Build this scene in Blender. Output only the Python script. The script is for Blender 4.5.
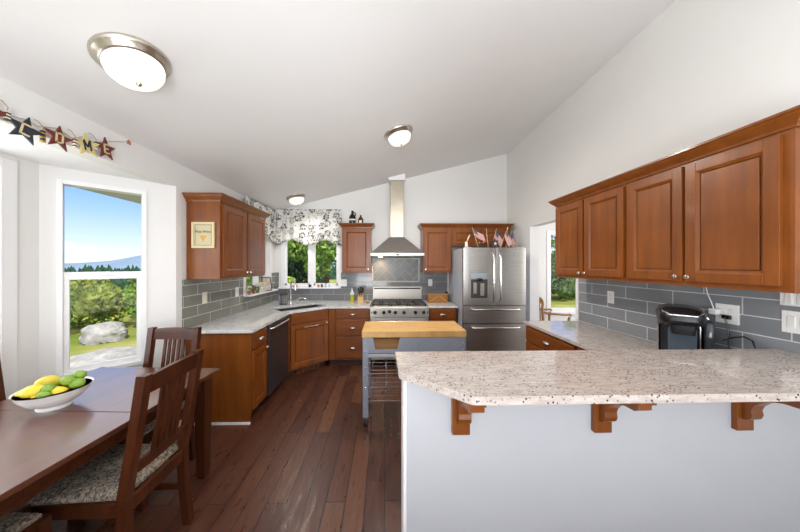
import bpy, bmesh, math, random
from mathutils import Vector, Matrix, noise
R = math.radians
random.seed(7)
S = bpy.context.scene
COL = S.collection
for o in list(bpy.data.objects):
    bpy.data.objects.remove(o)

# ------------------------------------------------------------------ camera
cd = bpy.data.cameras.new('camera'); cam = bpy.data.objects.new('camera', cd); COL.objects.link(cam)
cam.location = (0, 0, 1.54); cam.rotation_euler = (R(90), 0, R(-1.4))
cd.sensor_fit = 'HORIZONTAL'; cd.sensor_width = 36; cd.lens = 270 / 800 * 36
cd.shift_x = 0.0111; cd.shift_y = -0.00125; cd.clip_start = .05; cd.clip_end = 3000
S.camera = cam
# ------------------------------------------------------------------ exposure
S.view_settings.view_transform = 'Standard'; S.view_settings.look = 'None'
S.view_settings.exposure = 0.35; S.view_settings.gamma = 1; S.view_settings.use_curve_mapping = False
S.cycles.use_denoising = True
S.cycles.max_bounces = 10; S.cycles.diffuse_bounces = 6; S.cycles.transparent_max_bounces = 16
S.cycles.sample_clamp_indirect = 6
# ------------------------------------------------------------------ sky
W = bpy.data.worlds.new('sky'); S.world = W; W.use_nodes = True
nt = W.node_tree; nt.nodes.clear()
def wn(t): return nt.nodes.new(t)
out = wn('ShaderNodeOutputWorld'); bg = wn('ShaderNodeBackground'); tc = wn('ShaderNodeTexCoord'); sep = wn('ShaderNodeSeparateXYZ')
nt.links.new(tc.outputs['Generated'], sep.inputs[0])
rp = wn('ShaderNodeValToRGB'); nt.links.new(sep.outputs[2], rp.inputs[0])
e = rp.color_ramp.elements
e[0].position = 0.0; e[0].color = (.78, .88, 1, 1); e[1].position = .75; e[1].color = (.14, .32, .74, 1)
m = e.new(.14); m.color = (.34, .54, .93, 1); m = e.new(.21); m.color = (.20, .41, .89, 1); m = e.new(.32); m.color = (.14, .32, .78, 1)
mp = wn('ShaderNodeMapping'); mp.inputs['Scale'].default_value = (2.2, 2.2, 9); mp.inputs['Location'].default_value = (3.1, 1.7, .4); nt.links.new(tc.outputs['Generated'], mp.inputs[0])
nz = wn('ShaderNodeTexNoise'); nz.inputs['Scale'].default_value = 1.6; nz.inputs['Detail'].default_value = 8; nt.links.new(mp.outputs[0], nz.inputs[0])
cr = wn('ShaderNodeValToRGB'); cr.color_ramp.elements[0].position = .50; cr.color_ramp.elements[1].position = .86; nt.links.new(nz.outputs[0], cr.inputs[0])
dk = wn('ShaderNodeMapRange'); dk.interpolation_type = 'SMOOTHSTEP'; dk.inputs[1].default_value = .22; dk.inputs[2].default_value = .36; dk.inputs[4].default_value = .9; nt.links.new(sep.outputs[2], dk.inputs[0])   # white cloud deck added above the view to whiten reflections and daylight
mxx = wn('ShaderNodeMath'); mxx.operation = 'MAXIMUM'; nt.links.new(cr.outputs[0], mxx.inputs[0]); nt.links.new(dk.outputs[0], mxx.inputs[1])
mx = wn('ShaderNodeMix'); mx.data_type = 'RGBA'; nt.links.new(mxx.outputs[0], mx.inputs[0]); nt.links.new(rp.outputs[0], mx.inputs[6]); mx.inputs[7].default_value = (1, 1, 1, 1)
nt.links.new(mx.outputs[2], bg.inputs[0]); bg.inputs[1].default_value = 1.1; nt.links.new(bg.outputs[0], out.inputs[0])
# ------------------------------------------------------------------ sun, daylight and added fill lights
def light(name, typ, loc, rot, energy, color=(1, 1, 1), **kw):
    d = bpy.data.lights.new(name, typ); d.energy = energy; d.color = color
    for k, v in kw.items(): setattr(d, k, v)
    o = bpy.data.objects.new(name, d); COL.objects.link(o); o.location = loc; o.rotation_euler = rot
    return o
light('sun', 'SUN', (0, 0, 20), (R(36), R(22), 0), 4.4, (1, .95, .86), angle=R(1.0))
# added fill lamps behind the camera and in next room; daylight through the bay
light('rear_fill', 'AREA', (.1, -3.46, 1.75), (R(96), 0, 0), 31, (.97, .985, 1), shape='RECTANGLE', size=3.6, size_y=2.3)  # added frontal fill standing at the unseen rear opening
light('ceiling_fill', 'AREA', (.1, -1.1, .95), (R(165), 0, 0), 104, (.965, .985, 1), shape='RECTANGLE', size=2.4, size_y=1.6)  # added upward fill behind the camera, brightens the ceiling
light('back_wall_fill', 'SPOT', (-.1, -.5, 1.85), (R(97), 0, R(3)), 170, (.965, .985, 1), spot_size=R(50), spot_blend=1.0, shadow_soft_size=.45)  # added spot fill aimed at the back of the kitchen
light('next_room_fill', 'AREA', (4.95, 2.7, 1.5), (R(90), 0, R(90)), 60, (.97, .98, 1), shape='RECTANGLE', size=2.4, size_y=1.4)  # added fill to brighten the next room, no window in this side wall
light('bay_daylight', 'AREA', (-2.58, 1.355, 1.45), (R(84), 0, R(-90)), 15, (.96, .98, 1), shape='RECTANGLE', size=.9, size_y=1.4)

# ================================================================== materials
MATS = {}
class NT:
    def __init__(s, name):
        s.m = bpy.data.materials.new(name); s.m.use_nodes = True; s.t = s.m.node_tree
        s.b = s.t.nodes['Principled BSDF']; MATS[name] = s.m
    def n(s, t, **kw):
        x = s.t.nodes.new('ShaderNode' + t)
        for k, v in kw.items():
            if k in x.inputs: x.inputs[k].default_value = v
            else: setattr(x, k, v)
        return x
    def l(s, a, b): s.t.links.new(a, b)
    def coord(s, scale=(1, 1, 1), rot=(0, 0, 0), loc=(0, 0, 0)):
        c = s.n('TexCoord'); mp = s.n('Mapping'); s.l(c.outputs['Object'], mp.inputs[0])
        mp.inputs['Scale'].default_value = scale; mp.inputs['Rotation'].default_value = rot; mp.inputs['Location'].default_value = loc
        return mp.outputs[0]
    def ramp(s, fac, stops, interp='LINEAR'):
        r = s.n('ValToRGB'); s.l(fac, r.inputs[0]); el = r.color_ramp.elements; r.color_ramp.interpolation = interp
        while len(el) < len(stops): el.new(.5)
        for q, (p, c) in zip(el, stops): q.position = p; q.color = (*c, 1) if len(c) == 3 else c
        return r.outputs[0]
    def mix(s, fac, a, b, typ='MIX'):
        x = s.n('Mix', data_type='RGBA', blend_type=typ)
        for i, v in ((0, fac), (6, a), (7, b)):
            if hasattr(v, 'links'): s.l(v, x.inputs[i])
            elif i == 0: x.inputs[0].default_value = v
            else: x.inputs[i].default_value = (*v, 1)
        return x.outputs[2]
    def noise(s, vec, scale, detail=4, rough=.5):
        x = s.n('TexNoise'); s.l(vec, x.inputs['Vector']); x.inputs['Scale'].default_value = scale
        x.inputs['Detail'].default_value = detail; x.inputs['Roughness'].default_value = rough
        return x.outputs[0]
    def bump(s, h, strength=.2, dist=.01):
        x = s.n('Bump'); s.l(h, x.inputs['Height']); x.inputs['Strength'].default_value = strength; x.inputs['Distance'].default_value = dist
        s.l(x.outputs[0], s.b.inputs['Normal'])
    def set(s, color=None, rough=None, metal=None, **kw):
        for k, v in (('Base Color', color), ('Roughness', rough), ('Metallic', metal), *kw.items()):
            if v is None: continue
            if hasattr(v, 'links'): s.l(v, s.b.inputs[k])
            elif k in ('Base Color', 'Emission Color'): s.b.inputs[k].default_value = (*v, 1)
            else: s.b.inputs[k].default_value = v
        return s.m

def plain(name, c, rough=.5, metal=0, var=.06, scale=6, **kw):
    t = NT(name); n = t.noise(t.coord(), scale, 4)
    d = tuple(max(0, x * (1 - var)) for x in c); u = tuple(min(1, x * (1 + var)) for x in c)
    t.set(t.ramp(n, [(.3, d), (.7, u)]), rough, metal, **kw); return t.m

def wood(name, c1, c2, rough=.3, grain='z', scale=1.0, coat=.0):
    t = NT(name); k = {'x': (1.2, 14, 14), 'y': (14, 1.2, 14), 'z': (14, 14, 1.2)}[grain]
    v = t.coord(tuple(q * scale for q in k)); n1 = t.noise(v, 2.0, 8, .65); n2 = t.noise(t.coord((3, 3, 3)), 1.3, 3)
    a = t.ramp(n1, [(.3, c1), (.7, c2)])
    a = t.mix(t.ramp(n2, [(.35, (.35,) * 3), (.7, (0,) * 3)]), a, tuple(x * .6 for x in c1))
    t.set(a, rough, 0, **{'Coat Weight': coat, 'Coat Roughness': .12, 'Specular IOR Level': .35}); t.bump(n1, .06, .002); return t.m

wall_m = plain('wall_paint', (.79, .784, .768), .75, var=.012, scale=2)
ceil_m = plain('ceiling_paint', (.80, .797, .793), .85, var=.012, scale=2)
white_m = plain('white_trim_paint', (.86, .86, .86), .4, var=.01)
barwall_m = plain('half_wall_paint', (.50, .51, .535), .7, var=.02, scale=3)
cab_m = wood('cherry_wood', (.165, .043, .0062), (.268, .079, .0112), .32, 'z', .5, .15)
cabh_m = wood('cherry_wood_drawer', (.155, .040, .006), (.252, .073, .0105), .32, 'x', .5, .15)
inside_m = plain('toe_kick_dark', (.05, .018, .010), .6)
tabletop_m = wood('table_wood', (.085, .024, .011), (.140, .042, .017), .32, 'y', .6, 1.0)
_tb = tabletop_m.node_tree.nodes['Principled BSDF']; _tb.inputs['Coat IOR'].default_value = 1.9; _tb.inputs['Coat Roughness'].default_value = .16
chair_m = wood('chair_wood', (.046, .0115, .0038), (.100, .0265, .0078), .3, 'z', .7, .2)
butcher_m = NT('butcher_block'); t = butcher_m
br = t.n('TexBrick', offset=.37); t.l(t.coord(), br.inputs[0]); br.inputs['Scale'].default_value = 1
br.inputs['Brick Width'].default_value = .11; br.inputs['Row Height'].default_value = .036; br.inputs['Mortar Size'].default_value = .0006
br.inputs['Color1'].default_value = (.66, .40, .145, 1); br.inputs['Color2'].default_value = (.50, .27, .085, 1); br.inputs['Mortar'].default_value = (.30, .16, .06, 1)
butcher_m = t.set(t.mix(.35, br.outputs[0], t.ramp(t.noise(t.coord((4, 40, 4)), 2, 6), [(.3, (.45, .25, .08)), (.7, (.72, .46, .18))])), .4)
steel_m = NT('stainless_steel'); t = steel_m
n = t.noise(t.coord((1, 1, 60)), 3, 4); steel_m = t.set(t.ramp(n, [(.3, (.35, .335, .31)), (.7, (.46, .44, .41))]), .36, 1.0)
steelh_m = NT('brushed_steel_horizontal'); t = steelh_m
n = t.noise(t.coord((60, 1, 1)), 3, 4); steelh_m = t.set(t.ramp(n, [(.3, (.42, .39, .345)), (.7, (.52, .485, .43))]), .40, 1.0)
chrome_m = plain('satin_nickel', (.72, .70, .66), .22, 1)
chromew_m = plain('polished_chrome', (.85, .85, .85), .1, 1)
nickel_m = plain('warm_nickel', (.55, .50, .43), .28, 1)
fridgeside_m = plain('fridge_side_grey', (.42, .45, .50), .45)
cartgrey_m = plain('cart_grey_paint', (.26, .28, .33), .42, .15)
warmsteel_m = plain('chimney_steel', (.46, .41, .33), .45, 1)
black_m = plain('black_plastic', (.012, .012, .014), .25)
blackm_m = plain('cast_iron_black', (.015, .015, .016), .5)
rubber_m = plain('rubber_black', (.01, .01, .01), .7)
dish_m = plain('dishwasher_charcoal', (.085, .083, .088), .28, .7)
darkglass_m = plain('oven_dark_glass', (.012, .012, .014), .08)
plate_m = plain('white_plate', (.85, .85, .83), .35, var=.01)
ivory_m = plain('ivory_plate', (.80, .76, .64), .35, var=.01)
ceramic_m = plain('white_ceramic', (.86, .85, .83), .12, var=.01)
bowlin_m = plain('dark_blue_glaze', (.035, .05, .085), .15)
sink_m = plain('sink_steel_dark', (.14, .14, .14), .35, .8)
bronze_m = plain('door_dark', (.05, .03, .02), .5)
amber_m = plain('amber_glass', (.10, .035, .008), .08)
growler_m = plain('dark_brown_glass', (.014, .010, .007), .08)
oil_m = plain('olive_oil', (.42, .36, .02), .1)
gold_m = plain('brass_gold', (.65, .42, .12), .3, 1)
cream_m = plain('cream_paint', (.66, .56, .32), .5)
navy_m = plain('navy_paint', (.018, .022, .035), .5)
rust_m = plain('rust_red_paint', (.16, .028, .018), .5, var=.25, scale=30)
straw_m = plain('straw_yellow_paint', (.62, .52, .22), .5, var=.1, scale=20)
twine_m = plain('twine', (.30, .22, .13), .9)
terracotta_m = plain('terracotta', (.45, .15, .07), .7)
lblue_m = plain('pale_glass', (.55, .66, .70), .1)
red_m = plain('flag_red', (.40, .015, .02), .7)
flagw_m = plain('flag_white', (.66, .63, .57), .7)
flagb_m = plain('flag_blue', (.03, .04, .12), .7)
stick_m = plain('flag_stick', (.55, .40, .20), .6)
photo_m = NT('photo_print'); t = photo_m
photo_m = t.set(t.ramp(t.noise(t.coord(), 22, 3), [(.35, (.75, .78, .80)), (.5, (.45, .52, .45)), (.62, (.55, .35, .28))]), .3)

def fruit(name, c1, c2):
    t = NT(name); v = t.coord(); t.set(t.ramp(t.noise(v, 14, 3), [(.35, c1), (.7, c2)]), .33)
    t.bump(t.noise(v, 260, 2), .25, .002); return t.m
lemon_m = fruit('lemon_skin', (.80, .52, .02), (.88, .66, .06)); lime_m = fruit('lime_skin', (.12, .27, .02), (.28, .42, .05)); mango_m = fruit('yellow_green_skin', (.75, .55, .04), (.45, .48, .06))

def granite():
    t = NT('granite'); v = t.coord((1, 1, 1))
    vs = t.coord((.9, 4.5, 4), (0, 0, R(4)))
    base = t.ramp(t.noise(vs, 14, 8, .7), [(.30, (.36, .295, .265)), (.5, (.50, .435, .395)), (.70, (.61, .575, .545))])
    n2 = t.noise(t.coord((1, 2.2, 1)), 75, 4, .6)
    base = t.mix(t.ramp(n2, [(.52, (0,) * 3), (.70, (.6,) * 3)]), base, (.40, .32, .28))
    vo = t.n('TexVoronoi'); t.l(t.coord((1, 1.7, 1.0)), vo.inputs['Vector']); vo.inputs['Scale'].default_value = 66
    sp = t.ramp(vo.outputs['Distance'], [(.22, (1,) * 3), (.31, (0,) * 3)])
    gate = t.ramp(t.noise(v, 16, 3), [(.42, (0,) * 3), (.52, (1,) * 3)])
    mm = t.mix(1, sp, gate, 'MULTIPLY')
    base = t.mix(mm, base, (.030, .022, .022))
    t.set(base, .07, 0); return t.m
granite_m = granite()
def granite_light():
    t = NT('granite_light')
    base = t.ramp(t.noise(t.coord((1, 1, 1)), 14, 8, .65), [(.3, (.48, .47, .46)), (.5, (.66, .66, .65)), (.7, (.76, .76, .76))])
    vo = t.n('TexVoronoi'); t.l(t.coord(), vo.inputs['Vector']); vo.inputs['Scale'].default_value = 70
    t.set(t.mix(t.ramp(vo.outputs['Distance'], [(.1, (.7,) * 3), (.22, (0,) * 3)]), base, (.12, .10, .10)), .06); return t.m
granite2_m = granite_light()

def tile(name, axes, off, c1, c2, grout):
    t = NT(name); c = t.n('TexCoord'); s = t.n('SeparateXYZ'); t.l(c.outputs['Object'], s.inputs[0]); k = t.n('CombineXYZ')
    t.l(s.outputs[axes[0]], k.inputs[0]); t.l(s.outputs[axes[1]], k.inputs[1])
    mp = t.n('Mapping'); t.l(k.outputs[0], mp.inputs[0]); mp.inputs['Location'].default_value = (off[0], off[1], 0)
    b = t.n('TexBrick', offset=.5); t.l(mp.outputs[0], b.inputs[0])
    for q, x in (('Scale', 1), ('Brick Width', .40), ('Row Height', .1075), ('Mortar Size', .0032), ('Mortar Smooth', .1), ('Bias', 0)): b.inputs[q].default_value = x
    b.inputs['Color1'].default_value = (*c1, 1); b.inputs['Color2'].default_value = (*c2, 1); b.inputs['Mortar'].default_value = (*grout, 1)
    col = t.mix(t.ramp(t.noise(t.coord((1, 1, 1)), 7, 4), [(.3, (.0,) * 3), (.75, (.35,) * 3)]), b.outputs[0], tuple(x * .8 for x in c1))
    t.set(col, t.ramp(b.outputs['Fac'], [(0, (.10,) * 3), (1, (.7,) * 3)]))
    inv = t.n('Math', operation='SUBTRACT'); inv.inputs[0].default_value = 1; t.l(b.outputs['Fac'], inv.inputs[1]); t.bump(inv.outputs[0], .4, .003); return t.m
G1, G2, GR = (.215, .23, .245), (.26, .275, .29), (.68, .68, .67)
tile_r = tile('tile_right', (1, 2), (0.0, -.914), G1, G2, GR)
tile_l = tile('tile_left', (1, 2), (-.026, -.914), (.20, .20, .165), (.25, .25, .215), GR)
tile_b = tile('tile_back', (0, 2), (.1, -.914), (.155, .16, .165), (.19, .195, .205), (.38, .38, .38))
herr_m = plain('herringbone_tile', (.12, .118, .11), .3, var=.25, scale=4)
grout_m = plain('grout_light', (.60, .58, .54), .7)

def floor_mat():
    t = NT('hickory_floor'); v = t.coord((1, 1, 1), (0, 0, R(90)))
    b = t.n('TexBrick', offset=.41, offset_frequency=3); t.l(v, b.inputs[0])
    for q, x in (('Scale', 1), ('Brick Width', 1.25), ('Row Height', .127), ('Mortar Size', .0035), ('Bias', -.05)): b.inputs[q].default_value = x
    b.inputs['Color1'].default_value = (0, 0, 0, 1); b.inputs['Color2'].default_value = (1, 1, 1, 1); b.inputs['Mortar'].default_value = (.5, .5, .5, 1)
    pl = t.ramp(b.outputs[0], [(0, (.050, .0155, .010)), (.35, (.070, .0225, .0135)), (.7, (.094, .032, .0165)), (1, (.128, .050, .024))])
    g = t.noise(t.coord((26, 1.6, 1)), 2.2, 6, .6)
    pl = t.mix(t.ramp(g, [(.28, (.5,) * 3), (.52, (0,) * 3)]), pl, (.030, .011, .007))
    pl = t.mix(t.ramp(t.noise(t.coord((5, 1.2, 1)), 1.8, 4), [(.45, (0,) * 3), (.8, (.4,) * 3)]), pl, (.15, .062, .026))
    pl = t.mix(b.outputs['Fac'], pl, (.006, .003, .002))
    t.set(pl, t.ramp(t.noise(t.coord((9, 2, 1)), 3, 5), [(.3, (.25,) * 3), (.7, (.42,) * 3)]), 0, **{'Specular IOR Level': .6})
    s = t.n('Math', operation='SUBTRACT'); t.l(t.noise(t.coord((10, 2.5, 1)), 3, 4), s.inputs[0]); t.l(b.outputs['Fac'], s.inputs[1]); t.bump(s.outputs[0], .28, .006); return t.m
floor_m = floor_mat()

def glass_mat():
    t = NT('window_glass'); t.t.nodes.remove(t.b); o = t.t.nodes['Material Output']
    tr = t.n('BsdfTransparent'); gl = t.n('BsdfGlossy'); gl.inputs['Roughness'].default_value = .02; fr = t.n('Fresnel'); fr.inputs[0].default_value = 1.35
    ml = t.n('Math', operation='MULTIPLY'); t.l(fr.outputs[0], ml.inputs[0]); ml.inputs[1].default_value = .15
    mx = t.n('MixShader'); t.l(ml.outputs[0], mx.inputs[0]); t.l(tr.outputs[0], mx.inputs[1]); t.l(gl.outputs[0], mx.inputs[2]); t.l(mx.outputs[0], o.inputs[0]); return t.m
glass_m = glass_mat()
def clear_glass():
    t = NT('bottle_glass'); return t.set((.75, .85, .75), .03, 0, **{'Transmission Weight': .9, 'IOR': 1.3})
bottle_m = clear_glass()

def emis(name, c, st):
    t = NT(name); return t.set((.9, .88, .82), .3, 0, **{'Emission Color': c, 'Emission Strength': st})
dome_m = emis('lamp_dome_glass', (1, .95, .84), .55)
hoodlamp_m = emis('hood_lamp_glass', (1, .8, .5), 8)

def fabric_seat():
    t = NT('tapestry_fabric'); v = t.coord()
    vo = t.n('TexVoronoi', feature='F1'); t.l(v, vo.inputs['Vector']); vo.inputs['Scale'].default_value = 13
    base = t.ramp(vo.outputs['Distance'], [(.0, (.20, .08, .05)), (.22, (.03, .045, .06)), (.38, (.26, .22, .16)), (.55, (.04, .05, .06)), (.75, (.24, .17, .11))])
    n2 = t.noise(v, 70, 4, .7); base = t.mix(t.ramp(n2, [(.42, (0,) * 3), (.62, (.9,) * 3)]), base, (.46, .37, .27))
    base = t.mix(t.ramp(t.noise(v, 150, 2), [(.5, (0,) * 3), (.64, (.8,) * 3)]), base, (.02, .025, .03))
    t.set(base, .95); t.bump(n2, .4, .004); return t.m
seat_m = fabric_seat()

def valance_mat():
    t = NT('floral_valance'); c = t.n('TexCoord'); s = t.n('SeparateXYZ'); t.l(c.outputs['Object'], s.inputs[0]); k = t.n('CombineXYZ')
    t.l(s.outputs[0], k.inputs[0]); t.l(s.outputs[2], k.inputs[1])
    wv = t.n('TexNoise'); t.l(k.outputs[0], wv.inputs[0]); wv.inputs['Scale'].default_value = 26
    dm = t.n('Vector' + 'Math', operation='MULTIPLY_ADD'); t.l(wv.outputs[1], dm.inputs[0]); dm.inputs[1].default_value = (.05, .05, 0); t.l(k.outputs[0], dm.inputs[2])
    def vor(sc, rd): 
        vo = t.n('TexVoronoi', voronoi_dimensions='2D'); t.l(dm.outputs[0], vo.inputs['Vector']); vo.inputs['Scale'].default_value = sc; vo.inputs['Randomness'].default_value = rd; return vo
    v1 = vor(6.6, .85); v2 = vor(34, .6)
    ring = t.ramp(v1.outputs['Distance'], [(.0, (1,) * 3), (.07, (1,) * 3), (.10, (.0,) * 3), (.15, (0,) * 3), (.18, (1,) * 3), (.36, (1,) * 3), (.40, (0,) * 3)])
    pet = t.ramp(v2.outputs['Distance'], [(.38, (1,) * 3), (.52, (.12,) * 3)])
    mask = t.mix(1, ring, pet, 'MULTIPLY')
    tone = t.ramp(v1.outputs['Color'], [(.0, (.03, .03, .04)), (.35, (.05, .05, .06)), (.5, (.22, .24, .25)), (.66, (.45, .41, .34)), (.8, (.06, .06, .07))], 'CONSTANT')
    v3 = vor(15, .9); lf = t.mix(1, t.ramp(v3.outputs['Distance'], [(.20, (.85,) * 3), (.30, (0,) * 3)]), t.ramp(v3.outputs['Color'], [(.0, (1,) * 3), (.5, (0,) * 3)], 'CONSTANT'), 'MULTIPLY')
    col = t.mix(lf, (.74, .735, .70), (.20, .22, .23)); col = t.mix(mask, col, tone)
    n = t.ramp(t.noise(k.outputs[0], 15, 2), [(.485, (0,) * 3), (.495, (.7,) * 3), (.505, (.7,) * 3), (.515, (0,) * 3)])
    col = t.mix(n, col, (.35, .36, .36)); t.set(col, .9); return t.m
valance_m = valance_mat()
def basket_mat():
    t = NT('wicker'); w = t.n('TexWave', bands_direction='Z'); t.l(t.coord((1, 1, 1)), w.inputs[0]); w.inputs['Scale'].default_value = 22; w.inputs['Distortion'].default_value = 2.5
    t.set(t.ramp(w.outputs[0], [(.2, (.16, .055, .012)), (.7, (.50, .23, .06))]), .6); t.bump(w.outputs[0], .5, .006); return t.m
wicker_m = basket_mat()
def leafm(name, a, b, c):
    t = NT(name); o = t.n('Attribute', attribute_name='tone'); t.set(t.ramp(o.outputs[2], [(0, a), (.5, b), (1, c)]), .55, 0, **{'Specular IOR Level': .3}); return t.m
leaf_con = leafm('conifer_needles', (.012, .030, .012), (.035, .075, .03), (.075, .13, .06))
leaf_dec = leafm('deciduous_leaves', (.07, .14, .02), (.16, .28, .045), (.32, .44, .09))
leaf_lime = leafm('lime_leaves', (.16, .26, .02), (.32, .44, .05), (.50, .56, .10))
leaf_bush = leafm('shrub_leaves', (.08, .13, .02), (.20, .27, .04), (.46, .42, .09))
leaf_hedge = leafm('hedge_leaves', (.03, .07, .012), (.09, .17, .035), (.20, .32, .08))
bark_m = plain('bark', (.09, .06, .04), .9, var=.3, scale=12)
def ground_mat():
    t = NT('lawn'); v = t.coord()
    a = t.ramp(t.noise(v, .7, 4), [(.38, (.14, .19, .035)), (.55, (.24, .25, .075)), (.7, (.36, .32, .16))])
    a = t.mix(t.ramp(t.noise(v, 30, 4), [(.4, (0,) * 3), (.7, (.5,) * 3)]), a, (.10, .16, .03)); t.set(a, .95, 0, **{'Specular IOR Level': 0}); return t.m
lawn_m = ground_mat()
def rock_mat():
    t = NT('pale_rock'); v = t.coord(); n = t.noise(v, 4, 8, .65)
    t.set(t.ramp(n, [(.3, (.15, .145, .14)), (.5, (.28, .275, .27)), (.7, (.42, .415, .41))]), .9); t.bump(n, .6, .05); return t.m
rock_m = rock_mat()
forest_m = plain('far_forest', (.030, .066, .040), 1, var=.6, scale=.35, **{'Specular IOR Level': 0})
mount_m = plain('hazy_mountain', (.17, .24, .33), 1, var=.12, scale=.02, **{'Specular IOR Level': 0})  # distance haze put into the blue-grey base colour
concrete_m = plain('garden_path', (.55, .52, .47), .9, var=.1, scale=5)

# ================================================================== mesh helpers
class MB:
    def __init__(s): s.bm = bmesh.new()
    def box(s, x0, x1, y0, y1, z0, z1, bev=0, seg=2, M=None):
        r = bmesh.ops.create_cube(s.bm, size=1); vs = r['verts']
        for v in vs: v.co = Vector(((x0 + x1) / 2 + v.co.x * (x1 - x0), (y0 + y1) / 2 + v.co.y * (y1 - y0), (z0 + z1) / 2 + v.co.z * (z1 - z0)))
        if bev:
            ed = list({e for v in vs for e in v.link_edges}); g = bmesh.ops.bevel(s.bm, geom=ed, offset=bev, segments=seg, affect='EDGES', profile=.6)
            vs = list({v for f in g['faces'] for v in f.verts} | {v for v in vs if v.is_valid})
        if M: bmesh.ops.transform(s.bm, matrix=M, verts=[v for v in vs if v.is_valid])
        return s
    def loft(s, rings, cap=True, closed=False):
        vr = [[s.bm.verts.new(p) for p in r] for r in rings]; n = len(vr[0])
        pairs = list(zip(vr, vr[1:])) + ([(vr[-1], vr[0])] if closed else [])
        for a, b in pairs:
            for i in range(n):
                try: s.bm.faces.new((a[i], a[(i + 1) % n], b[(i + 1) % n], b[i]))
                except ValueError: pass
        if cap and not closed:
            s.bm.faces.new(list(reversed(vr[0]))); s.bm.faces.new(vr[-1])
        return s
    def prism(s, poly, a, b, axis='z', M=None):
        f = {'z': lambda p, h: Vector((p[0], p[1], h)), 'y': lambda p, h: Vector((p[0], h, p[1])), 'x': lambda p, h: Vector((h, p[0], p[1]))}[axis]
        r = [[f(p, h) for p in poly] for h in (a, b)]
        if M: r = [[M @ q for q in k] for k in r]
        return s.loft(r)
    def tube(s, pts, r, n=10, closed=False):
        pts = [Vector(p) for p in pts]; rings = []; N = len(pts); up = None
        for i, p in enumerate(pts):
            if closed: d = pts[(i + 1) % N] - pts[i - 1]
            else: d = pts[min(i + 1, N - 1)] - pts[max(i - 1, 0)]
            d.normalize()
            if up is None: up = Vector((0, 0, 1)) if abs(d.z) < .9 else Vector((1, 0, 0))
            u = (up - d * up.dot(d)).normalized(); w = d.cross(u); up = u
            rr = r[i] if isinstance(r, (list, tuple)) else r
            rings.append([p + (u * math.cos(2 * math.pi * k / n) + w * math.sin(2 * math.pi * k / n)) * rr for k in range(n)])
        return s.loft(rings, True, closed)
    def cyl(s, p0, p1, r, r2=None, n=20): return s.tube([p0, p1], [r, r if r2 is None else r2], n)
    def lathe(s, prof, c=(0, 0, 0), n=32, M=None, sy=1):
        c = Vector(c); rings = []
        for (r, z) in prof:
            rings.append([Vector((max(r, 1e-4) * math.cos(2 * math.pi * k / n), sy * max(r, 1e-4) * math.sin(2 * math.pi * k / n), z)) for k in range(n)])
        rings = [[c + ((M @ q) if M else q) for q in k] for k in rings]
        return s.loft(rings)
    def ell(s, c, rx, ry, rz, M=None, u=16, v=10):
        r = bmesh.ops.create_uvsphere(s.bm, u_segments=u, v_segments=v, radius=1)
        for q in r['verts']:
            p = Vector((q.co.x * rx, q.co.y * ry, q.co.z * rz)); q.co = Vector(c) + ((M @ p) if M else p)
        return s
    def build(s, name, mat, parent=None, smooth=False, **props):
        bmesh.ops.recalc_face_normals(s.bm, faces=s.bm.faces[:])
        me = bpy.data.meshes.new(name); s.bm.to_mesh(me); s.bm.free(); me.materials.append(mat)
        if smooth:
            me.polygons.foreach_set('use_smooth', [True] * len(me.polygons))
            if hasattr(me, 'set_sharp_from_angle'): me.set_sharp_from_angle(angle=R(38))
        o = bpy.data.objects.new(name, me); COL.objects.link(o)
        if parent: o.parent = parent
        for k, v in props.items(): o[k] = v
        return o

def tag(o, label, cat, group=None):
    o['label'] = label; o['category'] = cat
    if group: o['group'] = group
    return o
def thing(name, label, cat, loc=(0, 0, 0), rz=0, group=None):
    o = bpy.data.objects.new(name, None); COL.objects.link(o); o.empty_display_size = .05
    o.location = loc; o.rotation_euler = (0, 0, R(rz)); return tag(o, label, cat, group)
def struct(o): o['kind'] = 'structure'; return o
def copy_tree(o, parent=None):
    c = o.copy(); COL.objects.link(c); c.parent = parent
    for ch in o.children: copy_tree(ch, c)
    return c
def place(o, loc, rz, label):
    o.location = loc; o.rotation_euler = (0, 0, R(rz)); o['label'] = label; return o

# ================================================================== the room shell
YB = 4.80; XR = 2.20; XL = -1.93; SL = .2542
def ceil_z(x): return 2.49 + SL * (x - XL)
struct(MB().box(-2.6, 5.0, -3.6, 4.92, -.1, 0).build('floor', floor_m))
b = MB(); b.prism([(XL - .12, ceil_z(XL - .12)), (XR + .02, ceil_z(XR + .02)), (XR + .02, ceil_z(XR + .02) + .1), (XL - .12, ceil_z(XL - .12) + .1)], -3.6, 4.92, 'y')
struct(b.build('ceiling', ceil_m))
# left wall: bay opening from y=.20 to 2.548 under z=2.27, ledge window from 3.76 to 4.60
b = MB(); T = 2.49
b.box(XL - .12, XL, -3.6, .20, 0, T); b.box(XL - .12, XL, .20, 2.548, 2.27, T)
b.box(XL - .12, XL, 2.548, 3.76, 0, T); b.box(XL - .12, XL, 3.76, 4.60, 0, 1.12); b.box(XL - .12, XL, 3.76, 4.60, 2.28, T); b.box(XL - .12, XL, 4.60, 4.92, 0, T)
struct(b.build('wall_left', wall_m))
# bay: angled wall (45 deg), centre wall, other angled wall, soffit
def bay_panel(name, p, q, holes):
    p, q = Vector(p), Vector(q); L = (q - p).length; a = math.atan2((q - p).y, (q - p).x)
    M = Matrix.Translation((p.x, p.y, 0)) @ Matrix.Rotation(a, 4, 'Z'); b = MB(); s0 = 0
    for (u0, u1, z0, z1) in holes:
        b.box(s0, u0, -.1, 0, 0, 2.27, M=M); b.box(u0, u1, -.1, 0, 0, z0, M=M); b.box(u0, u1, -.1, 0, z1, 2.27, M=M); s0 = u1
    b.box(s0, L, -.1, 0, 0, 2.27, M=M); struct(b.build(name, wall_m)); return M, L
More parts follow.
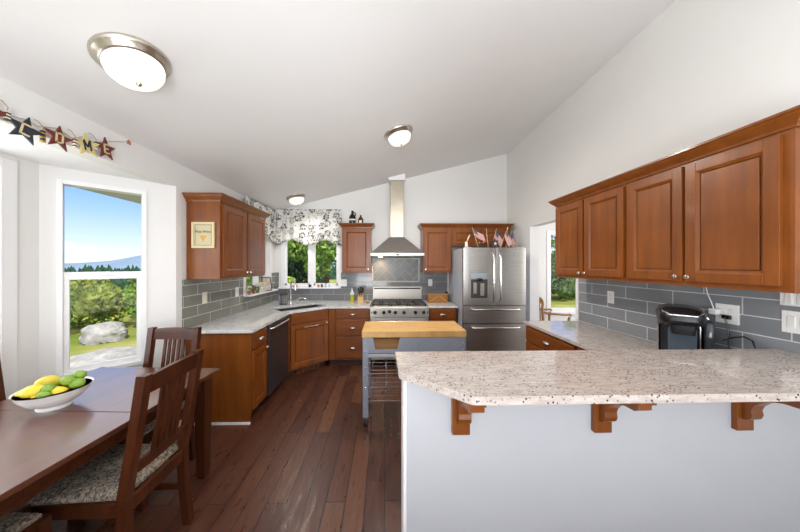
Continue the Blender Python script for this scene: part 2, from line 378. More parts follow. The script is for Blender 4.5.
# interior is on local +y side (panel occupies -y); go around so that the left normal faces in
PA, PB, PC, PD = (-1.93, 2.548), (-2.49, 2.008), (-2.49, .74), (-1.93, .20)
def bay(name, p, q, hole):      # p->q with the room on the right-hand side, so the wall body lies at +y (local)
    p, q = Vector(p), Vector(q); L = (q - p).length; a = math.atan2((q - p).y, (q - p).x)
    M = Matrix.Translation((p.x, p.y, 0)) @ Matrix.Rotation(a, 4, 'Z'); b = MB(); u0, u1, z0, z1 = hole
    b.box(0, u0, 0, .1, 0, 2.27, M=M); b.box(u1, L, 0, .1, 0, 2.27, M=M); b.box(u0, u1, 0, .1, 0, z0, M=M); b.box(u0, u1, 0, .1, z1, 2.27, M=M)
    struct(b.build(name, wall_m)); return M, L
def window(name, M, u0, u1, z0, z1, kind, c=.035, fi=.035):
    """frame sits in the opening; local x along wall, +y outwards"""
    root = bpy.data.objects.new(name, None); COL.objects.link(root); struct(root)
    f = MB()
    f.box(u0 - c, u0 + fi, -.012, .09, z0 - c, z1 + c, .003, M=M); f.box(u1 - fi, u1 + c, -.012, .09, z0 - c, z1 + c, .003, M=M)
    f.box(u0 + fi, u1 - fi, -.012, .09, z1 - fi, z1 + c, .003, M=M); f.box(u0 + fi, u1 - fi, -.012, .09, z0 - c, z0 + fi, .003, M=M)
    f.build('window_frame', white_m, root)
    a, b_ = u0 + fi, u1 - fi; lo, hi = z0 + fi, z1 - fi
    s = MB()
    if kind == 'hung':
        mid = z0 + (z1 - z0) * .515
        s.box(a, b_, .02, .07, mid - .03, mid + .03, .003, M=M)
        s.box(a, a + .03, .02, .06, lo, mid - .03, .003, M=M); s.box(b_ - .03, b_, .02, .06, lo, mid - .03, .003, M=M); s.box(a + .03, b_ - .03, .02, .06, lo, lo + .035, .003, M=M)
        s.box((a + b_) / 2 - .045, (a + b_) / 2 + .045, .008, .02, mid + .0, mid + .02, .003, M=M)
        s.build('window_sash', white_m, root)
        MB().box(a, b_, .05, .054, mid, hi, M=M).build('window_glass', glass_m, root); MB().box(a + .03, b_ - .03, .036, .04, lo + .03, mid - .02, M=M).build('window_glass', glass_m, root)
    elif kind == 'slider':
        mid = (a + b_) / 2; s.box(mid - .035, mid + .035, .02, .07, lo, hi, .003, M=M)
        for (k0, k1) in ((a, mid - .035), (mid + .035, b_)):
            s.box(k0, k0 + .03, .025, .06, lo, hi, M=M); s.box(k1 - .03, k1, .025, .06, lo, hi, M=M); s.box(k0, k1, .025, .06, lo, lo + .035, M=M)
        s.build('window_sash', white_m, root)
        MB().box(a, mid, .04, .044, lo, hi, M=M).build('window_glass', glass_m, root); MB().box(mid, b_, .04, .044, lo, hi, M=M).build('window_glass', glass_m, root)
    else:
        MB().box(a, b_, .04, .044, lo, hi, M=M).build('window_glass', glass_m, root)
    return root
MA, LA = bay('wall_bay_far', PB, PA, (.092, .562, .70, 2.168)); window('window_1', MA, .092, .562, .70, 2.168, 'hung', .014, .018)
MC, LC = bay('wall_bay_center', PC, PB, (.17, 1.06, .70, 2.185)); window('window_2', MC, .17, 1.06, .70, 2.185, 'hung')
MD, LD = bay('wall_bay_near', PD, PC, (.165, .620, .70, 2.135)); window('window_3', MD, .165, .620, .70, 2.135, 'hung')
b = MB(); b.prism([(-2.051, 2.4305), PB, PC, (-2.051, .3175)], 2.27, 2.285); struct(b.build('ceiling_bay', white_m))
# casing boards on the centre bay window
b = MB()
for (u0, u1, z0, z1) in ((.07, .17, .62, 2.26), (1.06, 1.14, .62, 2.235), (.17, 1.06, 2.185, 2.235), (.17, 1.06, .62, .70)): b.box(u0, u1, -.02, 0, z0, z1, .004, M=MC)
struct(b.build('trim_bay_window', white_m))
# back wall, running on into the next room
b = MB(); WB = (-1.785, -.80, 1.155, 2.30); WN = (2.96, 3.95, .72, 2.12)
b.box(-2.05, WB[0], YB, 4.92, 0, 3.7); b.box(WB[0], WB[1], YB, 4.92, 0, WB[2]); b.box(WB[0], WB[1], YB, 4.92, WB[3], 3.7); b.box(WB[1], WN[0], YB, 4.92, 0, 3.7)
b.box(WN[0], WN[1], YB, 4.92, 0, WN[2]); b.box(WN[0], WN[1], YB, 4.92, WN[3], 3.7); b.box(WN[1], 5.0, YB, 4.92, 0, 3.7)
struct(b.build('wall_back', wall_m))
MBk = Matrix.Translation((0, YB, 0)); window('window_4', MBk, WB[0], WB[1], WB[2], WB[3], 'slider', .03, .025); window('window_6', MBk, WN[0], WN[1], WN[2], WN[3], 'fixed')
ML = Matrix.Translation((XL, 0, 0)) @ Matrix.Rotation(R(90), 4, 'Z'); window('window_5', ML, 3.76, 4.60, 1.155, 2.28, 'slider')
struct(MB().box(-1.86, -.80, YB - .045, YB - .001, 1.125, 1.15, .004).build('trim_sill_back', white_m))
struct(MB().box(XL + .001, XL + .10, 3.74, 4.70, 1.105, 1.13, .004).build('trim_sill_left', white_m))
struct(MB().box(WN[0] - .06, WN[1] + .06, YB - .05, YB - .001, .655, .68, .004).build('trim_sill_next_room', white_m))
# right wall with the doorway
b = MB(); DY0, DY1, DZ = 3.03, 4.03, 2.125
b.box(XR, XR + .14, -3.6, DY0, 0, 3.7); b.box(XR, XR + .14, DY0, DY1, DZ, 3.7); b.box(XR, XR + .14, DY1, YB, 0, 3.7)
struct(b.build('wall_right', wall_m))
# next room
struct(MB().box(5.0, 5.1, 1.0, 4.92, 0, 2.7).build('wall_next_room_side', wall_m)); struct(MB().box(2.34, 5.1, .9, 1.0, 0, 2.7).build('wall_next_room_near', wall_m))
struct(MB().box(2.34, 5.1, .9, 4.80, 2.6, 2.7).build('ceiling_next_room', ceil_m))
# wall behind the camera with a broad window opening
b = MB(); b.box(XL - .12, -1.75, -3.6, -3.5, 0, 3.7); b.box(1.95, XR, -3.6, -3.5, 0, 3.7); b.box(-1.75, 1.95, -3.6, -3.5, 0, .5); b.box(-1.75, 1.95, -3.6, -3.5, 2.95, 3.7)
struct(b.build('wall_rear', wall_m))
# baseboards
struct(MB().box(-1.915, -1.30, 2.636, 2.650, 0, .018).build('trim_cabinet_foot', white_m))
struct(MB().box(XR - .014, XR - .001, -3.45, .95, 0, .09, .003).build('baseboard_right', white_m))
struct(MB().box(2.08, 2.198, YB - .014, YB - .001, 0, .09, .003).build('baseboard_back', white_m))

# backsplash tiles (on the walls)
def splash(name, boxes, mat):
    b = MB()
    for q in boxes: b.box(*q)
    return struct(b.build(name, mat))
splash('wall_tile_right', [(XR - .009, XR - .001, .96, 2.99, .914, 1.409)], tile_r)
splash('wall_tile_left', [(XL + .001, XL + .009, 2.62, 3.735, .914, 1.399), (XL + .001, XL + .009, 3.735, 4.79, .914, 1.10), (XL + .001, XL + .009, 4.66, 4.79, 1.135, 1.405)], tile_l)
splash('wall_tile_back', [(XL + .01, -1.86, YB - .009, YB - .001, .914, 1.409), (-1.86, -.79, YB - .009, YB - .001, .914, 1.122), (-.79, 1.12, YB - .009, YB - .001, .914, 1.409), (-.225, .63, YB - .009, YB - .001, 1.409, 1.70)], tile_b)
struct(MB().box(XR - .02, XR - .001, 2.991, 3.03, .914, 2.125, .003).build('trim_doorway', white_m))

# herringbone panel behind the range
def clip(poly, x0, x1, z0, z1):
    for ax, v, sg in ((0, x0, 1), (0, x1, -1), (1, z0, 1), (1, z1, -1)):
        o = []
        for i in range(len(poly)):
            a, c = poly[i - 1], poly[i]; da, dc = sg * (a[ax] - v), sg * (c[ax] - v)
            if da >= 0: o.append(a)
            if (da >= 0) != (dc >= 0):
                t = da / (da - dc); o.append((a[0] + t * (c[0] - a[0]), a[1] + t * (c[1] - a[1])))
        poly = o
        if len(poly) < 3: return None
    return poly
hp = thing('herringbone_panel', 'framed grey herringbone tile panel on the wall behind the range', 'tile panel', (.2, YB - .01, 1.255))
b = MB(); w, h2 = .40, .39
b.box(-w, w, -.004, 0, 0, h2); b.build('grout_bed', grout_m, hp)
b = MB(); q = .115; g = .005; s2 = math.sqrt(.5)
for i in range(-14, 14):
    for j in range(-14, 14):
        for k in (0, 1):
            ox, oy = i * q + j * 4 * q - i * 0, i * q
            x0, y0 = i * q + 4 * q * j, i * q
            r = (x0, x0 + 2 * q, y0, y0 + q) if k == 0 else (x0 + 2 * q, x0 + 3 * q, y0 - 0, y0 + 2 * q)
            r = (x0, x0 + 2 * q, y0, y0 + q) if k == 0 else (x0 + 2 * q, x0 + 3 * q, y0, y0 + 2 * q)
            if k == 1: r = (x0 - q, x0, y0, y0 + 2 * q)
            P4 = [(r[0] + g / 2, r[2] + g / 2), (r[1] - g / 2, r[2] + g / 2), (r[1] - g / 2, r[3] - g / 2), (r[0] + g / 2, r[3] - g / 2)]
            P4 = [((a - c) * s2, (a + c) * s2 + .2) for a, c in P4]
            P4 = clip(P4, -w + .005, w - .005, .005, h2 - .005)
            if P4: b.prism(P4, -.010, -.004, 'y')
b.build('herringbone_tiles', herr_m, hp)
b = MB()
for r in ((-w - .02, w + .02, -.02, 0), (-w - .02, w + .02, h2, h2 + .02), (-w - .02, -w, 0, h2), (w, w + .02, 0, h2)): b.box(r[0], r[1], -.018, 0, r[2], r[3], .003)
b.build('tile_border', grout_m, hp)

# ================================================================== cabinets
def panel_door(b, x0, x1, z0, z1, t=.02, fr=.056):
    b.box(x0, x0 + fr, -t, 0, z0, z1, .002); b.box(x1 - fr, x1, -t, 0, z0, z1, .002)
    b.box(x0 + fr, x1 - fr, -t, 0, z1 - fr, z1, .002); b.box(x0 + fr, x1 - fr, -t, 0, z0, z0 + fr, .002)
    a, c, d, f2 = x0 + fr, x1 - fr, z0 + fr, z1 - fr; s = .014      # sloped inner moulding
    for p in ([(a, d), (c, d), (c - s, d + s), (a + s, d + s)], [(a, f2), (c, f2), (c - s, f2 - s), (a + s, f2 - s)], [(a, d), (a, f2), (a + s, f2 - s), (a + s, d + s)], [(c, d), (c, f2), (c - s, f2 - s), (c - s, d + s)]):
        y = [-t + .002, -t + .002, -t + .011, -t + .011]; b.bm.faces.new([b.bm.verts.new((u, yy, v)) for (u, v), yy in zip(p, y)])
    b.box(a + s + .005, c - s - .005, -t + .009, -.003, d + s + .005, f2 - s - .005, .002)
def knob(parent, x, z, t=.02, mat=None):
    M = Matrix.Rotation(R(90), 3, 'X')
    MB().lathe([(.004, 0), (.005, .010), (.012, .014), (.0145, .020), (.012, .026), (.0, .028)], (x, -t, z), 16, M).build('knob', mat or chrome_m, parent, True)
def cup(parent, x, z, t=.02, w=.047):
    b = MB(); rings = []
    for i in range(9):
        a = math.pi * i / 8; rings.append([Vector((x - w * math.cos(a) * .98, -t - .001 - .026 * math.sin(a) * math.cos(R(k)), z - .012 + .026 * math.sin(R(k)) * (.35 + .65 * math.sin(a)))) for k in (0, 18, 36, 54, 72, 90)])
    vr = [[b.bm.verts.new(p) for p in r] for r in rings]
    for p, q in zip(vr, vr[1:]):
        for i in range(5): b.bm.faces.new((p[i], p[i + 1], q[i + 1], q[i]))
    o = b.build('cup_pull', chrome_m, parent, True); o.modifiers.new('thick', 'SOLIDIFY').thickness = .003; return o
def drawer(parent, x0, x1, z0, z1, pull='cup', mat=None):
    b = MB(); b.box(x0, x1, -.02, 0, z0, z1, .004, 2); b.box(x0 + .012, x1 - .012, -.0225, -.018, z0 + .012, z1 - .012, .002)
    d = b.build('drawer', mat or cabh_m, parent)
    if pull == 'cup': cup(d, (x0 + x1) / 2, (z0 + z1) / 2, .0225)
    return d
def door(parent, x0, x1, z0, z1, kx=None, kz=None):
    b = MB(); panel_door(b, x0, x1, z0, z1); d = b.build('door', cab_m, parent)
    if kx is not None: knob(d, kx, kz)
    return d
def crown(parent, w, d, h, el, er):
    b = MB()
    def ring(o, z): return [Vector((-o * el, -o, z)), Vector((w + o * er, -o, z)), Vector((w + o * er, d, z)), Vector((-o * el, d, z))]
    prof = [(.004, h - .012), (.010, h - .012), (.012, h), (.016, h + .006), (.030, h + .018), (.044, h + .034), (.050, h + .046), (.058, h + .048), (.058, h + .060), (.004, h + .062)]
    b.loft([ring(*p) for p in prof]); b.build('crown_moulding', cab_m, parent)
def upper(label, loc, rz, w, h, d, doors, el, er, group=None, name='wall_cabinet'):
    t = thing(name, label, 'cabinet', loc, rz, group)
    MB().box(0, w, 0, d, 0, h, .002).build('body', cab_m, t)
    for (x0, x1, kx) in doors: door(t, x0, x1, .03, h - .028, kx, .058)
    crown(t, w, d, h, el, er); return t
GU = 'cherry wall cabinets'
upper('cherry two-door wall cabinet above right counter, next to the doorway', (1.87, 2.89, 1.41), -90, .853, .77, .325, [(.012, .408, .383), (.428, .838, .453)], 1, 0, GU)
upper('big cherry two-door wall cabinet above the coffee maker', (1.87, 2.035, 1.41), -90, .852, .77, .325, [(.016, .398, .373), (.416, .815, .441)], 0, 1, GU)
upper('cherry wall cabinet on window wall with small framed sign on its end', (-1.605, 2.672, 1.40), 90, .99, .77, .32, [(.035, .485, .46), (.51, .96, .535)], 1, 1, GU)
upper('narrow single-door cherry cabinet between sink window and range hood', (-.70, 4.47, 1.41), 0, .475, .755, .325, [(.02, .455, .43)], 1, 1, GU)
upper('single-door cherry wall cabinet between range hood and refrigerator', (.637, 4.47, 1.41), 0, .475, .755, .325, [(.02, .455, .045)], 1, 0, GU)
upper('low wide cherry cabinet over the refrigerator', (1.113, 4.47, 1.855), 0, .98, .31, .325, [(.02, .485, .46), (.50, .96, .525)], 0, 1, GU)

def base(label, loc, rz, w, d=.60, name='base_cabinet'):
    t = thing(name, label, 'cabinet', loc, rz, 'cherry base cabinets')
    MB().box(0, w, 0, d, .10, .883, .001).build('body', cab_m, t); MB().box(0.001, w - .001, .07, d, 0.001, .10).build('toe_kick', inside_m, t); return t
t = base('cherry base cabinet with wide flat end panel nearest the dining table', (-1.295, 2.655, 0), 90, .33, .625)
drawer(t, .02, .315, .715, .865); door(t, .02, .315, .13, .695, .285, .66)
MB().box(-.001, .002, .001, .624, .002, .10).build('end_skirt', cab_m, t)
t = base('cherry three-drawer base cabinet left of the range', (-.843, 4.11, 0), 0, .625, .675)
MB().box(0, .09, -.012, 0, .11, .88, .002).build('filler_strip', cab_m, t)
for z in ((.735, .865), (.475, .715), (.13, .455)): drawer(t, .105, .612, *z)
t = base('cherry base cabinet between range and refrigerator', (.672, 4.11, 0), 0, .43, .675)
drawer(t, .02, .41, .715, .865); door(t, .02, .41, .13, .695, .05, .66)
t = base('cherry drawer base cabinet at doorway end of right counter', (1.585, 2.975, 0), -90, .80, .605)
for z in ((.715, .865), (.43, .695), (.13, .41)): drawer(t, .02, .785, *z)
t = base('cherry base cabinet below coffee maker behind the bar', (1.585, 2.174, 0), -90, .82, .605)
drawer(t, .02, .40, .715, .865); drawer(t, .42, .80, .715, .865); door(t, .02, .40, .13, .695, .37, .66); door(t, .42, .80, .13, .695, .45, .66)
# corner sink cabinet, local frame turned 45 degrees
A = (-1.295, 3.66); c45 = math.sqrt(.5)
def toloc(x, y): dx, dy = x - A[0], y - A[1]; return ((dx + dy) * c45, (-dx + dy) * c45)
t = thing('corner_sink_cabinet', 'diagonal cherry corner cabinet under the kitchen sink', 'cabinet', (A[0], A[1], 0), 45, 'cherry base cabinets')
poly = [toloc(*p) for p in ((-1.925, 3.60), (-1.295, 3.60), (-1.295, 3.66), (-.845, 4.11), (-.845, 4.785), (-1.925, 4.785))]
b = MB(); b.prism(poly, .10, .66); b.box(0, .636, 0, .02, .66, .883)
b.prism([toloc(*p) for p in ((-1.925, 3.60), (-1.295, 3.60), (-1.295, 3.65), (-1.925, 3.65))], .66, .883); b.prism([toloc(*p) for p in ((-.885, 4.13), (-.845, 4.11), (-.845, 4.785), (-.885, 4.785))], .66, .883)
b.build('body', cab_m, t)
MB().prism([toloc(*p) for p in ((-1.92, 3.605), (-1.37, 3.605), (-1.37, 3.69), (-.91, 4.18), (-.86, 4.78), (-1.92, 4.78))], .001, .10).build('toe_kick', inside_m, t)
drawer(t, .03, .606, .735, .865, None)
d = door(t, .03, .606, .13, .715, .575, .685)
b = MB(); b.cyl((.20, -.055, .675), (.42, -.055, .675), .006); b.cyl((.21, -.02, .675), (.21, -.055, .675), .005); b.cyl((.41, -.02, .675), (.41, -.055, .675), .005); b.build('towel_bar', chrome_m, d, True)
v = MB().box(.15, .50, .045, .052, .015, .092, .002).build('floor_vent', cab_m, t)
b = MB()
for i in range(4): b.box(.17 + .082 * i, .235 + .082 * i, .043, .0455, .028, .08)
b.build('grille', inside_m, v)

# ---- dishwasher
t = thing('dishwasher', 'charcoal dishwasher with silver bar handle in left counter run', 'dishwasher', (-1.292, 2.99, 0), 90)
MB().box(.002, .598, .0, .60, .10, .880).build('body', inside_m, t); MB().box(.002, .598, .06, .58, .001, .10).build('toe_kick', black_m, t)
d = MB().box(.004, .596, -.028, -.001, .105, .878, .004).build('door', dish_m, t)
b = MB(); b.tube([(.03, -.03, .835), (.04, -.055, .838), (.07, -.066, .84), (.53, -.066, .84), (.56, -.055, .838), (.57, -.03, .835)], .011, 12); b.build('handle', chrome_m, d, True)

# ================================================================== worktops
def counter(label, poly, mat, z0=.884, z1=.914, hole=None, name='worktop', bev=.004):
    bm = bmesh.new(); vs = [bm.verts.new((x, y, z1)) for x, y in poly]; n = len(vs); ed = [bm.edges.new((vs[i], vs[(i + 1) % n])) for i in range(n)]
    if hole:
        hv = [bm.verts.new((x, y, z1)) for x, y in hole]; k = len(hv); ed += [bm.edges.new((hv[i], hv[(i + 1) % k])) for i in range(k)]
    bmesh.ops.triangle_fill(bm, use_beauty=True, edges=ed)
    if hole:      # drop any triangles that fill the hole
        hx = sum(p[0] for p in hole) / len(hole); hy = sum(p[1] for p in hole) / len(hole); hs = set(hv)
        bmesh.ops.delete(bm, geom=[f for f in bm.faces if all(v in hs for v in f.verts)], context='FACES_ONLY')
    r = bmesh.ops.extrude_face_region(bm, geom=bm.faces[:]); bmesh.ops.translate(bm, verts=[v for v in r['geom'] if isinstance(v, bmesh.types.BMVert)], vec=(0, 0, z0 - z1))
    m = MB(); m.bm.free(); m.bm = bm; o = m.build(name, mat); md = o.modifiers.new('edge', 'BEVEL'); md.width = bev; md.segments = 2; md.limit_method = 'ANGLE'; md.angle_limit = R(50)
    return tag(o, label, 'countertop')
def fromloc(x, y): return (A[0] + (x - y) * c45, A[1] + (x + y) * c45)
SK = [fromloc(x, y) for x, y in ((-.05, .085), (.686, .085), (.686, .47), (-.05, .47))]
counter('pale granite worktop wrapping the corner sink', [(-1.919, 2.62), (-1.268, 2.62), (-1.268, 3.648), (-.855, 4.083), (-.222, 4.083), (-.222, 4.789), (-1.919, 4.789)], granite2_m, hole=SK)
counter('short pale granite worktop between range and refrigerator', [(.668, 4.083), (1.118, 4.083), (1.118, 4.789), (.668, 4.789)], granite2_m)
counter('granite worktop along right wall under the coffee maker', [(1.553, 2.99), (1.553, 1.36), (2.189, 1.36), (2.189, 2.99)], granite_m)
# ---- sink
t = thing('corner_sink', 'dark stainless undermount sink set into the corner worktop', 'sink', (A[0], A[1], 0), 45)
b = MB(); x0, x1, y0, y1 = -.055, .691, .08, .475
b.box(x0, x1, y0, y0 + .006, .70, .883); b.box(x0, x1, y1 - .006, y1, .70, .883); b.box(x0, x0 + .006, y0, y1, .70, .883); b.box(x1 - .006, x1, y0, y1, .70, .883); b.box(x0, x1, y0, y1, .694, .70); b.build('basin', sink_m, t)
MB().lathe([(.0, 0), (.04, 0), (.045, .003), (.03, .004), (0, .002)], (.32, .28, .70), 20).build('drain', chrome_m, t, True)
# ---- faucets
fx, fy = fromloc(.30, .535)
t = thing('gooseneck_faucet', 'tall chrome gooseneck faucet behind the corner sink', 'faucet', (fx, fy, .914), 45)
MB().lathe([(.028, 0), (.028, .01), (.018, .02), (.016, .05)], (0, 0, 0), 20).build('base', chrome_m, t, True)
b = MB(); b.tube([(0, 0, .03), (0, 0, .31)] + [(0, -.075 + .075 * math.cos(a), .31 + .075 * math.sin(a)) for a in [math.pi * k / 12 for k in range(1, 13)]] + [(0, -.15, .24)], .013, 14); b.build('spout', chrome_m, t, True)
b = MB(); b.tube([(.015, 0, .04), (.05, 0, .05), (.10, -.01, .085)], .007, 10); b.build('handle', chrome_m, t, True)
fx, fy = fromloc(.42, .55)
t = thing('side_tap', 'low chrome filter tap beside the gooseneck faucet', 'faucet', (fx, fy, .914), 5)
MB().lathe([(.02, 0), (.02, .01), (.012, .02), (.012, .07)], (0, 0, 0), 16).build('base', chrome_m, t, True)
b = MB(); b.tube([(0, 0, .06), (.03, -.01, .10), (.10, -.03, .105), (.135, -.04, .09), (.135, -.04, .06)], .008, 10); b.build('spout', chrome_m, t, True)

# ================================================================== range
t = thing('gas_range', 'stainless gas range with six burners below the hood', 'range', (-.214, 4.06, 0))
w = .876
MB().box(0, w, .0, .72, .12, .905, .003).build('body', steel_m, t)
b = MB()
for x in (.04, w - .04):
    for y in (.05, .66): b.cyl((x, y, .0), (x, y, .12), .02)
b.build('foot_rail', chrome_m, t)
b = MB(); b.prism([(-.05, .765), (0, .765), (0, .905), (-.03, .915), (-.045, .90)], .002, w - .002, 'x'); cp = b.build('control_panel', steelh_m, t)
for i, x in enumerate((.075, .205, .29, .375, .505, .675, .80)):
    M = Matrix.Rotation(R(92), 3, 'X'); MB().lathe([(.027, 0), (.027, .006), (.022, .010), (.020, .032), (.017, .036), (0, .036)], (x, -.046, .835 + (.012 if i == 2 else 0)), 20, M).build('knob', black_m, cp, True)
for x in (.02, w - .02): MB().box(x - .008, x + .008, -.056, -.047, .82, .85, .002).build('indicator', black_m, cp)
dr = MB().box(.006, w - .006, -.045, -.001, .20, .75, .005).build('oven_door', steelh_m, t)
b = MB(); b.cyl((.04, -.095, .705), (w - .04, -.095, .705), .014); b.cyl((.07, -.045, .705), (.07, -.095, .705), .01); b.cyl((w - .07, -.045, .705), (w - .07, -.095, .705), .01); b.build('handle', chrome_m, dr, True)
MB().box(.16, w - .16, -.048, -.044, .32, .62, .004).build('oven_window', darkglass_m, dr)
MB().box(.006, w - .006, -.03, -.001, .125, .19, .003).build('kick_drawer', steelh_m, t)
MB().box(.015, w - .015, .0, .66, .905, .918, .004).build('cooktop', steelh_m, t)
for k in range(3):
    x0 = .03 + k * .277; x1 = x0 + .262; b = MB()
    b.tube([(x0, .03, .945), (x1, .03, .945), (x1, .62, .945), (x0, .62, .945)], .008, 8, True)
    for y in (.18, .325, .47): b.box(x0, x1, y - .006, y + .006, .938, .952)
    b.box((x0 + x1) / 2 - .006, (x0 + x1) / 2 + .006, .03, .62, .938, .952)
    for x in (x0 + .01, x1 - .01):
        for y in (.04, .61): b.box(x - .008, x + .008, y - .008, y + .008, .918, .945)
    b.build('grate', blackm_m, t)
    for y in (.18, .47): MB().lathe([(.05, 0), (.05, .008), (.034, .012), (.034, .018), (0, .02)], ((x0 + x1) / 2, y, .918), 20).build('burner', blackm_m, t, True)
g = MB().box(.01, w - .01, .66, .70, .905, 1.16, .004).build('backguard', steelh_m, t)
MB().box(.03, w - .03, .655, .661, 1.118, 1.143).build('vent_slot', black_m, g)
# ---- hood
t = thing('range_hood', 'stainless pyramid range hood with tall chimney', 'range hood', (-.222, 4.25, 1.685))
w = .852
MB().box(0, w, 0, .535, 0, .045, .003).build('rim', steelh_m, t)
b = MB(); cx0, cx1 = .318, .540
b.loft([[Vector(p) for p in ((.004, .004, .045), (w - .004, .004, .045), (w - .004, .535, .045), (.004, .535, .045))], [Vector(p) for p in ((cx0 - .012, .25, .32), (cx1 + .012, .25, .32), (cx1 + .012, .535, .32), (cx0 - .012, .535, .32))]]); b.build('canopy', steel_m, t)
b = MB(); b.box(cx0, cx1, .262, .535, .32, .76, .003); ch = b.build('chimney', warmsteel_m, t); MB().box(cx0 + .004, cx1 - .004, .266, .535, .76, 1.27, .003).build('chimney_upper', warmsteel_m, ch)
MB().box(w / 2 - .028, w / 2 + .028, -.004, .0, .012, .034, .002).build('badge', black_m, t)
b = MB(); b.box(.03, w - .03, .03, .50, -.006, .0); b.build('filter_panel', sink_m, t)
for x in (.155, w - .155):
    l = MB().lathe([(0, -.012), (.028, -.010), (.032, -.006), (.034, 0)], (x, .33, -.004), 20).build('lamp', hoodlamp_m if x < .4 else ceramic_m, t, True)
    if x < .4:
        d = bpy.data.lights.new('hood_spot', 'SPOT'); d.energy = 9; d.color = (1, .72, .38); d.spot_size = R(95); d.spot_blend = .8; d.shadow_soft_size = .03
        o = bpy.data.objects.new('hood_spot', d); COL.objects.link(o); o.parent = t; o.location = (x, .36, -.02); o.rotation_euler = (R(30), 0, 0)
x0, x1 = .07, .345
b = MB(); b.prism([(x0, 2.958), (x1, 2.958), (x1, ceil_z(x1) - .002), (x0, ceil_z(x0) - .002)], 4.49, 4.798, 'y'); struct(b.build('trim_chimney_collar', white_m))

# ================================================================== fridge
t = thing('refrigerator', 'stainless french-door refrigerator with ice dispenser', 'refrigerator', (1.137, 3.86, 0))
w = .912
MB().box(.004, w - .004, .07, .90, .02, 1.785, .004).build('body', fridgeside_m, t)
b = MB(); b.box(.02, w - .02, .09, .85, .0, .02); b.build('foot_rail', black_m, t)
def bowed(x0, x1, z0, z1, holes=None):
    b = MB(); n = 10; rings = []
    for i in range(n + 1):
        u = i / n; x = x0 + (x1 - x0) * u; y = .0 - .014 * (1 - (2 * (x / w) - 1) ** 2); rings.append([Vector((x, y + (.006 if i in (0, n) else 0), z0)), Vector((x, y + (.006 if i in (0, n) else 0), z1)), Vector((x, .066, z1)), Vector((x, .066, z0))])
    b.loft(rings); return b
sp = .463
b = bowed(0, sp - .003, .962, 1.79); dl = b.build('door', steel_m, t, True)
b = bowed(sp + .003, w, .962, 1.79); drr = b.build('door', steel_m, t, True)
d1 = bowed(0, w, .702, .952).build('freezer_drawer', steel_m, t, True); d2 = bowed(0, w, .06, .692).build('freezer_drawer', steel_m, t, True)
for p, x in ((dl, sp - .048), (drr, sp + .048)):
    b = MB(); b.tube([(x, -.012, 1.02), (x, -.05, 1.035), (x, -.062, 1.07), (x, -.066, 1.35), (x, -.062, 1.65), (x, -.05, 1.70), (x, -.012, 1.715)], .015, 12); b.build('handle', chrome_m, p, True)
for p, z in ((d1, .905), (d2, .645)):
    b = MB(); b.tube([(.11, -.01, z), (.125, -.05, z), (.16, -.064, z), (w - .16, -.064, z), (w - .125, -.05, z), (w - .11, -.01, z)], .014, 12); b.build('handle', chrome_m, p, True)
dp = MB().box(.085, .355, -.022, -.008, 1.045, 1.43, .004).build('ice_dispenser', steelh_m, dl)
MB().box(.10, .34, -.024, -.020, 1.345, 1.42, .002).build('display', plain('dispenser_display', (.30, .36, .40), .2), dl)
b = MB(); b.box(.10, .34, -.0245, -.019, 1.065, 1.335, .002); b.build('dispenser_recess', plain('recess_dark', (.09, .085, .08), .3, .5), dl)
b = MB(); b.box(.135, .18, -.034, -.024, 1.13, 1.29, .004); b.box(.235, .29, -.038, -.024, 1.10, 1.28, .006); b.build('paddle', steelh_m, dl)
b = MB(); b.ell((.22, -.035, 1.33), .055, .02, .022); b.build('spout', black_m, dl, True)
b = MB(); b.box(.02, .12, .03, .12, 1.785, 1.80, .004); b.box(w - .12, w - .02, .03, .12, 1.785, 1.80, .004); b.build('hinge_cover', fridgeside_m, t)
M = Matrix.Rotation(R(90), 3, 'X'); MB().lathe([(.02, 0), (.019, .003), (0, .003)], (.75, -.009, 1.70), 20, M, .45).build('badge', chrome_m, drr, True)

# ================================================================== bar
t = thing('half_wall', 'white painted half wall carrying the breakfast bar', 'half wall', (0, 0, 0)); t['kind'] = 'structure'
MB().box(.0985, 2.197, 1.20, 1.335, 0, 1.038).build('wall_body', barwall_m, t)
b = MB(); b.box(.084, .098, 1.196, 1.339, 0, 1.038, .002); b.build('end_trim', white_m, t)
# worktop with a clipped, rounded corner
def arc(c, r, a0, a1, n=8): return [(c[0] + r * math.cos(R(a0 + (a1 - a0) * k / n)), c[1] + r * math.sin(R(a0 + (a1 - a0) * k / n))) for k in range(n + 1)]
poly = [(2.189, .955), (2.189, 1.462), (.057, 1.462), (.062, 1.20), (.070, 1.182)] + arc((.335, 1.005), .05, 228, 270, 6)
bar = counter('thick speckled granite bar top with clipped corner', poly, granite_m, 1.039, 1.070, name='bar_top', bev=.006); bar['category'] = 'bar top'
corb = None
for i, (x, lab) in enumerate(((.298, 'carved wooden corbel under clipped corner of granite bar'), (.934, 'carved wooden corbel under middle of granite bar'), (1.588, 'carved wooden corbel under the bar closest to the right wall'))):
    if corb is None:
        corb = thing('corbel', lab, 'corbel', (x, 1.199, 1.038), 0, 'corbels under the granite bar')
        MB().box(0, .078, -.022, 0, -.245, -.002, .002).build('back_plate', cab_m, corb)
        pr = [(-.022, -.018), (-.205, -.018), (-.205, -.046), (-.19, -.056), (-.15, -.058), (-.11, -.070), (-.08, -.092), (-.060, -.115), (-.052, -.138), (-.056, -.158), (-.050, -.176), (-.036, -.188), (-.022, -.190)]
        b = MB(); b.prism(pr, .020, .074, 'x'); b.build('bracket', cab_m, corb)
        MB().box(.004, .074, -.225, -.022, -.018, -.002, .002).build('top_plate', cab_m, corb)
    else: place(copy_tree(corb), (x, 1.199, 1.038), 0, lab)

